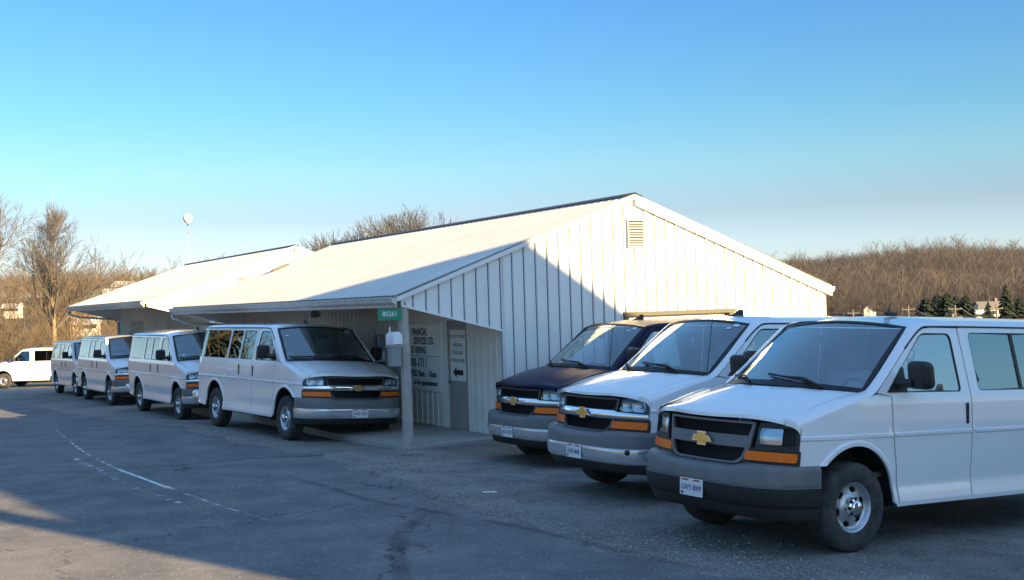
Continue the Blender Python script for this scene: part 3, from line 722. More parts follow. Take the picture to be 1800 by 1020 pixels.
def sheet(name, xs, ys_, off, m, keep=None):
    X, Y = np.meshgrid(xs, ys_, indexing='ij'); Z = GZ(X, Y)+off; nx, ny = X.shape
    v = np.stack([X, Y, Z], -1).reshape(-1, 3); f = [(i*ny+j, (i+1)*ny+j, (i+1)*ny+j+1, i*ny+j+1) for i in range(nx-1) for j in range(ny-1)]
    return link(name, me_from(name, v, f, True), m)
# terrain to the horizon (polar sheet)
rr = np.concatenate([np.linspace(0, 90, 46), np.geomspace(94, 900, 60), np.array([1200, 1700, 2500, 3500])]); tt = np.concatenate([np.arange(-180, -30, 3), np.arange(-30, 30, .6), np.arange(30, 181, 3)])
RR, TT = np.meshgrid(rr, np.radians(tt), indexing='ij'); X = RR*np.sin(TT); Y = RR*np.cos(TT); Z = GZ(X, Y)-.16*(np.hypot(X, Y-20) < 78)
nr, na = X.shape
v = np.stack([X, Y, Z], -1).reshape(-1, 3); f = [(i*na+j, (i+1)*na+j, (i+1)*na+j+1, i*na+j+1) for i in range(nr-1) for j in range(na-1)]
tag(link('ground', me_from('ground', v, f, True), M_FIELD), kind='structure')
# lot and road
tag(sheet('parking_lot', np.arange(-34, 26.1, .5), np.concatenate([np.arange(-6, 40, .5), np.arange(40, 71, 1.)]), 0, M_LOT), kind='structure')
RE = smooth_poly([(14, 1.0), (9, 4), (5, 6.5), (1.5, 9.3), (.3, 11.1), (-.8, 13.2), (-1.75, 15.4), (-2.9, 17.6), (-5.3, 20.9), (-8.6, 26.0), (-13.5, 33.5), (-20, 43.5), (-29, 57), (-39, 72)], 3)
P = []; M = []
for i, q in enumerate(RE):
    t = RE[min(i+1, len(RE)-1)]-RE[max(i-1, 0)]; t /= np.linalg.norm(t); nrm = np.array([-t[1], t[0]])
    row = []
    for k in range(29):
        s = (-.10*math.sin(i*1.7)-.08*math.sin(i*.53+1)-.07*rng.uniform(-1, 1)) if k == 0 else 11.0*(k/28)**1.15
        row.append(q+nrm*s)
    P.append(row)
P = np.array(P); Z = GZ(P[..., 0], P[..., 1])+.012
tag(B().grid([[(*P[i, j], Z[i, j]) for j in range(P.shape[1])] for i in range(P.shape[0])]).build('road', M_ROAD, None, True), kind='structure')
# worn paint and tyre marks : thin sheets with broken coverage
def worn(name, col, thr, scale, rough=.8, strength=1.0):
    m = bpy.data.materials.new(name); m.use_nodes = True; n = m.node_tree; b = n.nodes['Principled BSDF']; b.inputs['Base Color'].default_value = (*col, 1); b.inputs['Roughness'].default_value = rough
    t = n.nodes.new('ShaderNodeTexCoord'); z = n.nodes.new('ShaderNodeTexNoise'); z.inputs['Scale'].default_value = scale; z.inputs['Detail'].default_value = 6; z.inputs['Roughness'].default_value = .7; n.links.new(t.outputs['Object'], z.inputs['Vector'])
    r = n.nodes.new('ShaderNodeMapRange'); r.inputs[1].default_value = thr; r.inputs[2].default_value = thr+.10; r.inputs[4].default_value = strength; n.links.new(z.outputs['Fac'], r.inputs[0]); a = n.nodes.new('ShaderNodeAttribute'); a.attribute_name = 'edge'; mu = n.nodes.new('ShaderNodeMath'); mu.operation = 'MULTIPLY'; n.links.new(r.outputs[0], mu.inputs[0]); n.links.new(a.outputs['Fac'], mu.inputs[1]); n.links.new(mu.outputs[0], b.inputs['Alpha']); return m
M_PAINT = worn('worn white road paint', (.62, .62, .60), .475, 4); M_PAINT3 = worn('white road paint', (.66, .66, .64), .36, 6); M_PAINT2 = worn('very worn road paint', (.55, .55, .53), .51, 6); M_SKID = worn('tyre mark', (.05, .05, .05), .38, 1.6, .85, .26)
def stripe(name, pts, wd, m, off=.017):
    q = smooth_poly(pts, 3); P = []
    d = [0]
    for a, b_ in zip(q[:-1], q[1:]): d.append(d[-1]+np.linalg.norm(b_-a))
    k = max(4, int(d[-1]/.25)); xs = np.interp(np.linspace(0, d[-1], k), d, q[:, 0]); yy = np.interp(np.linspace(0, d[-1], k), d, q[:, 1])
    for i in range(k):
        t = np.array([xs[min(i+1, k-1)]-xs[max(i-1, 0)], yy[min(i+1, k-1)]-yy[max(i-1, 0)]]); t /= np.linalg.norm(t); nn = np.array([-t[1], t[0]])*wd/2
        row = []
        for s in (1, .45, -.45, -1): x, y = xs[i]+nn[0]*s, yy[i]+nn[1]*s; row.append((x, y, gz(x, y)+off))
        P.append(row)
    o = B().grid(P, flip=True).build(name, m, None, True); at = o.data.attributes.new('edge', 'FLOAT', 'POINT')
    at.data.foreach_set('value', np.array([min(1, 6*min(i, k-1-i)/k)*c for i in range(k) for c in ((0 if m == M_SKID else .6), 1, 1, (0 if m == M_SKID else .6))], dtype=np.float32)); return tag(o, kind='structure')
stripe('road_marking', [(-9.6, 24.2), (-7.36, 19.58), (-6.05, 17.31), (-4.51, 14.99), (-3.46, 13.42), (-2.45, 12.1)], .05, M_PAINT)
stripe('road_marking', [(-5.9, 17.05), (-5.2, 16.0), (-4.62, 15.12), (-4.25, 14.55)], .06, M_PAINT3, .0178)
stripe('road_marking', [(-7.6, 19.6), (-6.85, 18.12), (-5.7, 16.32), (-4.95, 14.98), (-4.24, 14.07), (-3.66, 13.2), (-2.9, 12.1)], .10, M_PAINT2)
stripe('tyre_mark', [(-3.4, 15.9), (-2.52, 14.83), (-1.77, 13.42), (-.93, 12.5), (-.05, 11.6), (1.1, 10.0), (2.0, 8.9)], .15, M_SKID)
stripe('tyre_mark', [(-.90, 12.6), (-1.15, 11.5), (-1.12, 10.6), (-.95, 9.4), (-.6, 8.2)], .2, M_SKID, .0185)
# gravel along the road edge and in the lot
gv = []; gf = []
def stone(x, y, s):
    z = gz(x, y)+s*.25+.004; k = len(gv); a = rng.uniform(0, 6)
    for dx, dy, dz in ((1, 0, 0), (-.5, .8, 0), (-.6, -.8, 0), (.1, 0, .75)):
        X = dx*math.cos(a)-dy*math.sin(a); Y_ = dx*math.sin(a)+dy*math.cos(a); j = rng.uniform(.7, 1.2); gv.append((x+X*s*j, y+Y_*s*j, z+dz*s*j-.25*s))
    gf.extend([(k, k+1, k+3), (k+1, k+2, k+3), (k+2, k, k+3)])
for _ in range(5200):
    i = rng.uniform(18, len(RE)-25); a = RE[int(i)]; b_ = RE[int(i)+1]; t = i-int(i); x, y = a+(b_-a)*t; d = abs(rng.gauss(0, .55))
    tx, ty = b_-a; l = math.hypot(tx, ty); sgn = 1 if rng.random() < .85 else -.35
    x += ty/l*d*sgn; y -= tx/l*d*sgn; stone(x, y, rng.choice((.008, .010, .013, .018)))
for _ in range(2600):
    stone(rng.uniform(-3, 7), rng.uniform(8.5, 18), rng.choice((.007, .009, .012)))
tag(link('gravel', me_from('gravel', gv, gf), mat('pale gravel stone', (.33, .315, .29), .9, var=.5, vscale=30)), 'pale loose gravel scattered along the road edge', 'gravel', kind='stuff')
tag(B().box((-.42, 13.72, gz(-.4, 13.7)+.004), (-.25, 13.78, gz(-.4, 13.7)+.012)).build('litter', mat('white paper scrap', (.75, .75, .72), .8)), 'small white scrap of paper lying on the asphalt', 'litter')

# ================================================================ BUILDINGS (u along gable, v along eaves, z up)
BX, BY, BYAW = -1.7631, 18.5589, .5198
cU, sU = math.cos(BYAW), math.sin(BYAW)
M_SIDING = mat('white metal siding', (.74, .75, .75), .5, spec=.4, var=.05, vscale=1.2)
M_ROOFM = mat('white metal roof', (.66, .64, .58), .9, spec=0.0, var=.08, vscale=.9)
M_JOINTSHADE = mat('siding joint and painted rib shade', (.095, .108, .135), .8)  # panel joint, with the shaded side of the rib painted in
M_TRIM = mat('white trim', (.76, .76, .74), .5, var=.05, vscale=3)
M_TAN = mat('tan trim', (.085, .080, .062), .7)
M_VENT = mat('beige vent', (.27, .29, .30), .7)
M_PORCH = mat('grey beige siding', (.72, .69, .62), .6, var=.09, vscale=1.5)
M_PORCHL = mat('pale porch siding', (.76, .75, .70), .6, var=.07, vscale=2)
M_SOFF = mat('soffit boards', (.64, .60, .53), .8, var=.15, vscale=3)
M_GUT = mat('grey white gutter', (.55, .55, .53), .45, var=.12, vscale=4)
M_RIDGE = mat('dark ridge cap', (.06, .055, .05), .6)
M_WOOD = mat('weathered post wood', (.37, .345, .31), .9, var=.22, vscale=5, bump=.4, bscale=30)
M_DOORG = mat('grey steel door', (.33, .31, .28), .55, var=.06, vscale=3)
M_SIGNW = mat('sign board white', (.76, .76, .72), .5, var=.06, vscale=3)
M_GREENS = mat('green address sign', (.008, .22, .13), .4)
M_DARKGL = mat('dark window pane', (.02, .025, .025), .08, spec=.8)
M_MAILW = mat('white mailbox paint', (.78, .79, .82), .4)
M_GREYM = mat('grey metal box', (.24, .26, .26), .5)
SP = 9.1676/40
def building(name, v0, L, ze, zp, u0, base, main):
    root = empty(name, (BX+u0*cU-v0*sU, BY+u0*sU+v0*cU, 0), (0, 0, BYAW))
    W = 9.1676; H = W/2; sl = (zp-ze)/H
    top = lambda u: ze-.01+sl*(u if u <= H else W-u)
    PW = 1.83; cut0, cut1 = ze-.16, ze-.612
    lowcut = lambda u: cut0+(cut1-cut0)*(u-.06)/(PW-.06)
    D0, D1, DZ = 4.337, 6.7406, 2.007
    # gable siding, panel by panel, each with its rib (both gable ends)
    for end in (0, 1):
        vf = 0 if end == 0 else L; sg = -1 if end == 0 else 1
        for i in range(40):
            a, b = i*SP, (i+1)*SP
            segs = [(a, b)]
            for s in (PW, D0, D1):
                segs = [q for (x, y) in segs for q in ([(x, s), (s, y)] if x+.01 < s < y-.01 else [(x, y)])]
            m = B()
            for (x, y) in segs:
                mid = (x+y)/2
                if mid < PW: z0, z1 = lowcut(max(x, .0)), lowcut(y)
                elif D0 < mid < D1 and main and end == 0: z0 = z1 = DZ
                else: z0 = z1 = base
                tops = [(x, top(x)), (y, top(y))]
                if x < H < y: tops = [(x, top(x)), (H, top(H)), (y, top(y))]
                pl = [(x, z0), (y, z1)]+list(reversed(tops))
                n = len(pl); v = [(p, vf, z) for p, z in pl]+[(p, vf-sg*.03, z) for p, z in pl]
                ff = [tuple(range(n)), tuple(reversed(range(n, 2*n)))]+[(k, (k+1) % n, n+(k+1) % n, n+k) for k in range(n)]
                m.add(v, ff if sg < 0 else [tuple(reversed(q)) for q in ff])
            nrib = 0
            # rib at the left edge
            x = a; mid = x+.001
            z0 = lowcut(x) if mid < PW else (DZ if (D0 < mid < D1 and main and end == 0) else base)
            zt = top(x)-.02
            if i > 0:
                for (ra, rb, rh) in ((-.022, .010, .022),):
                    v = [(x+ra, vf+sg*.0005, z0), (x+ra*.45, vf+sg*rh, z0), (x+rb*.2, vf+sg*rh, z0), (x+rb, vf+sg*.0005, z0)]; v += [(p, q, zt) for p, q, _ in v]
                    m.add(v, [(0, 1, 5, 4), (1, 2, 6, 5), (2, 3, 7, 6), (0, 3, 2, 1), (4, 5, 6, 7)])
                    v = [(x-.036, vf+sg*.003, z0), (x-.020, vf+sg*.003, z0), (x-.020, vf+sg*.003, zt), (x-.036, vf+sg*.003, zt)]; m.add(v, [(0, 1, 2, 3)] if sg < 0 else [(3, 2, 1, 0)]); nrib = 1  # flat dark strip beside the rib, painted for joint and rib shade
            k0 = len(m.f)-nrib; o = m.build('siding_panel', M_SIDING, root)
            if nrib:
                o.data.materials.append(M_JOINTSHADE)
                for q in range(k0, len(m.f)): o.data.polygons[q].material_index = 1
    # rake trim
    for end in (0, 1):
        vf = -.035 if end == 0 else L+.035
        for side, th in ((0, .075), (1, .19)):
            pts = [(-.10, ze-.03+sl*-.10), (H, zp+.0)] if side == 0 else [(H, zp), (W+.10, ze-.03-sl*.10)]
            (ua, za), (ub, zb_) = pts; v = []
            for dv in (-.035, .035):
                v += [(ua, vf+dv, za+.045), (ub, vf+dv, zb_+.045), (ub, vf+dv, zb_+.045-th), (ua, vf+dv, za+.045-th)]
            B().add(v, [(0, 3, 2, 1), (4, 5, 6, 7), (0, 1, 5, 4), (1, 2, 6, 5), (2, 3, 7, 6), (3, 0, 4, 7)]).build('rake_trim', M_TRIM, root)
    # edge trim of the porch cut
    if True:
        v = []
        for dv in (-.02, .03): v += [(.0, dv, lowcut(0)+.0), (PW, dv, lowcut(PW)), (PW, dv, lowcut(PW)-.03), (.0, dv, lowcut(0)-.03)]
        B().add(v, [(0, 3, 2, 1), (4, 5, 6, 7), (0, 1, 5, 4), (1, 2, 6, 5), (2, 3, 7, 6), (3, 0, 4, 7)]).build('porch_trim', M_TRIM, root)
    # roof sheets, 0.91 m cover width each, ribbed
    nP = int(round(L/.914)); pw = (L+.10)/nP
    for side in (0, 1):
        for i in range(nP):
            va = -.05+i*pw; m = B(); prof = []
            for k in range(4):
                c = va+k*pw/4; prof += [(c, .0), (c+.035, .009), (c+.05, .009), (c+.085, .0), (c+pw/8+.03, .0005)]
            prof.append((va+pw, 0))
            uu = [-.13, H*.5, H] if side == 0 else [W+.13, H*1.5, H]
            rows_ = [[(u, q, (ze+sl*(u if side == 0 else W-u))+h+.052) for q, h in prof] for u in uu]
            m.grid(rows_, flip=side == 0); m.grid([[(p[0], p[1], p[2]-.02-(.02 if False else 0)) for p in r] for r in rows_], flip=side == 1)
            m.build('roof_panel', M_ROOFM, root)
    # ridge cap: folded strip with a scalloped closure
    m = B(); n = int(L/.229)
    for s in (-1, 1):
        P = [[(H, q, zp+.085), (H+s*.15, q, zp+.085-.15*sl-.004)] for q in np.linspace(-.05, L+.05, 20)]; m.grid(P, flip=s > 0)
        P = []
        for k in range(n*4+1):
            q = -.05+k*(L+.1)/(n*4); P.append([(H+s*.15, q, zp+.082-.15*sl), (H+s*(.152+(.03 if k % 4 < 2 else 0)), q, zp+.058-.15*sl)])
        m.grid(P, flip=s > 0)
    m.build('ridge_cap', M_RIDGE, root)
    # eaves: fascia, gutter, soffit
    for side in (0, 1):
        ue = -.10 if side == 0 else W+.10; s = -1 if side == 0 else 1
        z = ze-sl*.10
        B().box((min(ue, ue-s*.03), .0, z-.15), (max(ue, ue-s*.03), L, z+.03)).build('fascia', M_TRIM if side else M_GUT, root)
        m = B(); pr = [(0, .0), (s*.035, -.005), (s*.075, .03), (s*.085, .085), (s*.10, .09), (s*.10, .105)]; pr += [(a-s*.004 if k else a, b_+.004) for k, (a, b_) in reversed(list(enumerate(pr)))]
        vs = [-.06, L+.06]; P = [[(ue+s*.002+a, q, z-.095+b_) for a, b_ in pr] for q in vs]; m.grid(P, flip=s < 0)
        for q in vs: m.add([(ue+s*.002+a, q, z-.095+b_) for a, b_ in [(0, .1), (0, 0), (s*.035, -.005), (s*.075, .03), (s*.09, .085), (s*.095, .1)]], [tuple(range(6))])
        m.build('gutter', M_GUT, root)
    # downspout elbow at the far end of the porch eave
    B().tube([(-.14, L-.1, ze-.18), (-.14, L-.1, ze-.27), (.25, L-.1, ze-.42), (1.6, L-.1, ze-.55), (1.74, L-.1, ze-.68), (1.74, L-.1, base+.2)], .042, 8).build('downspout', M_GUT, root, True, 40)
    # porch soffit follows the roof; right wall; far closing
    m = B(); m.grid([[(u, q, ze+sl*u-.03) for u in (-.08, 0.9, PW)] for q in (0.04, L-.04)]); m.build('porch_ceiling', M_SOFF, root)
    m = B(); m.box((W-.06, .0, base), (W-.0, L, top(W)-.02)); m.build('side_wall', M_SIDING, root)
    # porch wall panels
    npan = int(L/SP)
    holes = [(1.256, 2.055, 1.90)] if main else [(8.9, 11.0, 2.03)]
    for i in range(npan):
        a, b = i*SP, (i+1)*SP if i < npan-1 else L
        m = B(); zt = ze+sl*PW-.035
        mid = (a+b)/2; segs = [(a, b, base)]
        for h0, h1, hz in holes:
            new = []
            for (x, y, zz) in segs:
                cuts = [x]+[c for c in (h0, h1) if x+.002 < c < y-.002]+[y]
                for p, q in zip(cuts[:-1], cuts[1:]): new.append((p, q, hz if h0 <= (p+q)/2 <= h1 else zz))
            segs = new
        for (x, y, zz) in segs: m.box((PW, x, zz), (PW+.04, y, zt))
        if not any(h0-.02 < a < h1+.02 for h0, h1, _ in holes): 
            v = [(PW+.0005, a-.03, base), (PW-.02, a-.018, base), (PW-.02, a+.006, base), (PW+.0005, a+.016, base)]; v += [(p, q, zt) for p, q, _ in v]
            if i: m.add(v, [(0, 1, 5, 4), (1, 2, 6, 5), (2, 3, 7, 6), (4, 5, 6, 7)])
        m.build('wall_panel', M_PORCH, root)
    # inner back of the gable over the porch is covered by its own panels; vent
    vu0, vu1, vz0, vz1 = (4.40, 4.765, 3.166, 3.672) if main else (2.72, 3.30, 2.85, 3.32)
    vr = B()
    for a, b in (((vu0, vz0), (vu0+.03, vz1)), ((vu1-.03, vz0), (vu1, vz1)), ((vu0+.03, vz0), (vu1-.03, vz0+.035)), ((vu0+.03, vz1-.03), (vu1-.03, vz1))): vr.box((a[0], -.05, a[1]), (b[0], -.0, b[1]))
    vo = vr.build('gable_vent', M_VENT if main else M_GREYM, root)
    B().box((vu0+.03, -.032, vz0+.035), (vu1-.03, -.026, vz1-.03)).build('vent_back', mat('painted vent shade', (.02, .018, .014), .9), vo)  # dark sheet painted to stand for the shade behind the slats
    n = 9
    for k in range(n):
        z = vz0+.045+(vz1-vz0-.08)*k/n
        B().add([(vu0+.03, -.052, z), (vu1-.03, -.052, z), (vu1-.03, -.040, z+.026), (vu0+.03, -.040, z+.026), (vu0+.03, -.056, z+.004), (vu1-.03, -.056, z+.004), (vu1-.03, -.044, z+.030), (vu0+.03, -.044, z+.030)], [(0, 1, 2, 3), (7, 6, 5, 4), (0, 4, 5, 1), (2, 6, 7, 3), (0, 3, 7, 4), (1, 5, 6, 2)]).build('slat', M_VENT, vo)
    if main:
        # garage door in its reveal
        gd = B(); gd.box((D0+.05, .10, base), (D1-.05, .14, DZ-.06)); go = gd.build('garage_door', M_TRIM, root)
        for k in range(4): 
            z = -.15+k*.52
            B().box((D0+.06, .088, z+.01), (D1-.06, .099, z+.50)).build('door_panel', M_TRIM, go)
        for a, b in (((D0-.05, -.02, base), (D0+.05, .12, DZ+.0)), ((D1-.05, -.02, base), (D1+.06, .12, DZ+.0))): B().box(a, b).build('door_jamb', M_TAN, go)
        B().box((D0-.06, -.03, DZ-.055), (D1+.07, .16, DZ+.02)).build('door_header', M_TAN, go)
        # entrance door
        dr = B().box((PW+.012, 1.275, .03), (PW+.05, 2.035, 1.885)).build('entrance_door', M_DOORG, root)
        B().box((PW-.022, 2.055, .02), (PW+.03, 2.13, 1.97)).build('door_frame', M_PORCHL, dr); B().box((PW-.022, 1.18, .02), (PW+.03, 1.256, 1.97)).build('door_frame', M_PORCHL, dr); B().box((PW-.022, 1.256, 1.89), (PW+.03, 2.055, 1.97)).build('door_frame', M_DOORG, dr)
        B().lathe([(0, -.07), (.03, -.06), (.03, -.03), (.012, -.02), (.012, .0)], 12).build('door_knob', M_GREYM, dr, True).matrix_local = Matrix.Translation((PW+.012, 1.98, .86)) @ Matrix.Rotation(R(-90), 4, 'Z')
        B().box((PW-.035, 2.16, .02), (PW-.0, 2.30, 1.95)).build('corner_board', M_PORCHL, root)
        # porch window
        wd = B(); 
        for a, b in (((4.72, 1.02), (4.80, 1.78)), ((5.32, 1.02), (5.40, 1.78)), ((4.80, 1.02), (5.32, 1.09)), ((4.80, 1.70), (5.32, 1.78)), ((4.80, 1.38), (5.32, 1.43))): wd.box((PW-.045, a[0], a[1]), (PW+.0, b[0], b[1]))
        wo = wd.build('window', M_PORCHL, root); B().box((PW-.02, 4.80, 1.09), (PW-.008, 5.32, 1.38)).build('pane', M_DARKGL, wo); B().box((PW-.02, 4.80, 1.43), (PW-.008, 5.32, 1.70)).build('pane', M_DARKGL, wo)
        # porch lamp
        B().lathe([(.0, .12), (.05, .10), (.09, .02), (.10, -.04), (.06, -.06), (.0, -.06)], 12, 'z', (PW-.12, 8.6, 2.12)).build('porch_lamp', M_GREYM, root, True)
        # posts
        for k, v_ in enumerate((.07,)):
            P = []
            for z in np.linspace(.0, ze-.10, 12):
                r_ = .083-.012*z/2.4; P.append([(.075+.012*math.sin(z*2.2+k)+r_*(abs(math.cos(a))**.7)*math.copysign(1, math.cos(a)), v_+r_*(abs(math.sin(a))**.7)*math.copysign(1, math.sin(a)), z) for a in np.linspace(.2, .2+2*math.pi, 17)])
            B().grid(P).build('porch_post', M_WOOD, root, True)
        # roof flashing strip
        for (ua, va, ub, vb) in ((2.20, 13.0, 2.66, 13.0),):
            z0 = ze+sl*ua+.08; z1 = ze+sl*ub+.08
            B().add([(ua, va, z0), (ub, va, z1), (ub, va+.10, z1), (ua, va+.10, z0), (ua, va, z0+.05), (ub, va, z1+.05), (ub, va+.10, z1+.05), (ua, va+.10, z0+.05)], [(3, 2, 1, 0), (4, 5, 6, 7), (0, 1, 5, 4), (1, 2, 6, 5), (2, 3, 7, 6), (3, 0, 4, 7)]).build('roof_flashing', M_RIDGE, root)
    else:
        B().box((PW+.02, 8.9, base), (PW+.06, 11.0, 2.03)).build('wide_door', M_DOORG, root)
    return root
bm = building('metal_building', 0, 14.4073, 2.4179, 4.0671, 0, -.5, True)
tag(bm, 'long white metal building with ribbed siding, low gable roof and open porch', 'building')
b2 = building('metal_shed', 18.2229, 13.116, 2.6628, 4.2322, .0764, -1.0, False)
tag(b2, 'white metal shed with wide eaves standing behind the long white building', 'building')
def bw(u, v, z=0): return Vector((BX+u*cU-v*sU, BY+u*sU+v*cU, z))
def bobj(o): o.location = bw(0, 0); o.rotation_euler = (0, 0, BYAW); return o
# porch slab
sl_ = B().panel(rnd([(-.12, -.10), (1.95, -.10), (1.95, 14.2), (-.12, 14.2)], .03), [], lambda a, b: (a, b, .03), .6, .30); tag(bobj(sl_.build('porch_slab', M_CONC)), kind='structure')
# main sign board on the porch wall
TXT = Matrix(((0, 0, -1, 0), (-1, 0, 0, 0), (0, 1, 0, 0), (0, 0, 0, 1)))    # text x -> -v, y -> z, facing -u
def wtext(par, s, size, v, z, sx=1.0, m=M_BLACKINK, align='RIGHT', u=1.78, bold=.005):
    me = text_mesh('lettering', s, size, align, .0015, sx, bold); o = link('lettering', me, m, par); o.matrix_local = Matrix.Translation((u, v, z)) @ TXT; return o
sb = bobj(empty('sign_board')); tag(sb, 'large pale notice board with black lettering behind the wooden porch post', 'sign')
B().box((1.783, 2.30, .655), (1.80, 4.30, 1.90)).build('board', M_SIGNW, sb)
B().box((1.779, 2.30, 1.30), (1.782, 4.30, 1.312)).build('rule_line', M_GREYM, sb)
for s, size, v, z, sx in (('FINANCIAL', .19, 2.82, 1.755, .62), ('SERVICES LTD.', .19, 2.52, 1.585, .64), ('IS HIRING', .185, 2.88, 1.41, .70), ('1 800-1711', .235, 2.84, 1.17, .78), ('WED 8am - 10am', .165, 2.46, .97, .84), ('or by appointment', .125, 2.44, .80, .90)):
    o = wtext(sb, s, size, v, z, sx)
# door notice
dn = bobj(empty('door_notice')); tag(dn, 'tall pale notice on the entrance door with a black arrow pointing left', 'sign')
B().box((1.822, 1.36, .89), (1.838, 1.95, 1.80)).build('notice_sheet', M_SIGNW, dn)
for s, z in (('DO NOT ENTER', 1.68), ('UNLESS IN', 1.53), ('PLEASE USE', 1.39), ('OTHER DOOR', 1.25)): wtext(dn, s, .088, 1.655, z, .85, M_GREYM, 'CENTER', 1.8205, .002)
ar = [(-.20, 0), (-.06, .10), (-.06, .045), (.20, .045), (.20, -.045), (-.06, -.045), (-.06, -.10)]
B().prism(ar, .002, lambda a, c, t: (1.8205-t, 1.655-a, 1.04+c)).build('arrow', M_BLACKINK, dn)
# green address sign hung off the post
gs = bobj(empty('address_sign')); tag(gs, 'green address sign with white numerals fixed to the porch post above the mailbox', 'sign')
B().prism(rnd([(-.415, 2.035), (-.005, 2.03), (-.005, 2.215), (-.415, 2.222)], .015), .004, lambda a, c, t: (a, -.02-t, c)).build('sign_plate', M_GREENS, gs)
o = link('numerals', text_mesh('numerals', '80261', .115, 'CENTER', .001, .9), M_MAILW, gs); o.matrix_local = Matrix.Translation((-.21, -.026, 2.13)) @ Matrix.Rotation(R(90), 4, 'X')
# mailbox on its bracket
mb = bobj(empty('mailbox')); tag(mb, 'small white mailbox with raised flag beside the wooden porch post', 'mailbox')
P = []
arc = [(-.185, 1.645), (-.185, 1.76)]+[(-.095+.09*math.cos(R(a)), 1.76+.09*math.sin(R(a))) for a in range(170, 5, -15)]+[(-.005, 1.76), (-.005, 1.645)]
m = B(); m.prism(arc, .24, lambda a, c, t: (a, -.02+t, c)); m.build('box_shell', M_MAILW, mb)
B().prism([(-.165, 1.655), (-.165, 1.75), (-.15, 1.80), (-.04, 1.80), (-.025, 1.75), (-.025, 1.655)], .02, lambda a, c, t: (a, -.045+t, c)).build('box_door', M_MAILW, mb)
B().box((-.198, .02, 1.66), (-.189, .06, 1.93)).build('flag', M_MAILW, mb)
B().box((-.20, -.01, 1.605), (.0, .21, 1.642)).build('bracket', M_WOOD, mb)
B().box((-.185, .0, 1.30), (-.02, .16, 1.600)).build('paper_tube', M_GREYM, mb)

# barn and tree to the right of the camera, out of the picture, whose shadow lies over the lot
sh = Vector((math.sin(R(SUN_AZ)), math.cos(R(SUN_AZ)), 0)); pw_ = Vector((-sh.y, sh.x, 0))
def AW(a, w_, z): return sh*a+pw_*w_+Vector((0, 0, z))
A0 = 12.0; dz = A0*math.tan(R(SUN_EL))
prof = [(6.43, 2.93+dz), (7.24, 3.87+dz), (8.3, 5.35+dz), (10.2, 6.5+dz), (13.7, 7.25+dz), (14.3, 7.15+dz), (15.3, 6.5+dz), (17.1, 5.09+dz), (19.4, 3.3+dz)]
brn = empty('barn', AW(A0, 13, 0)); org = brn.location.copy(); tag(brn, 'tall grey barn beside the lot, right of the picture, shading the vans', 'barn')
m = B()
for a in (A0, A0+9): m.add([AW(a, w_, z-.05)-org for w_, z in [(6.9, -.6)]+[(max(6.9, q[0]), q[1]) if k else (6.9, 3.4+dz) for k, q in enumerate(prof)]+[(19.2, 3.3+dz), (19.2, -.6)]], [tuple(range(12))])
for w_, zt in ((6.9, 3.3+dz), (19.2, 3.3+dz)): m.add([AW(A0, w_, -.6)-org, AW(A0+9, w_, -.6)-org, AW(A0+9, w_, zt)-org, AW(A0, w_, zt)-org], [(0, 1, 2, 3)])
m.build('wall', mat('barn boards', (.22, .20, .18), .9, var=.2, vscale=3), brn)
B().grid([[AW(a, w_, z)-org for w_, z in prof] for a in (A0-.3, A0+9.3)]).build('roof', mat('barn roof', (.16, .16, .17), .6, var=.2), brn)

vans()

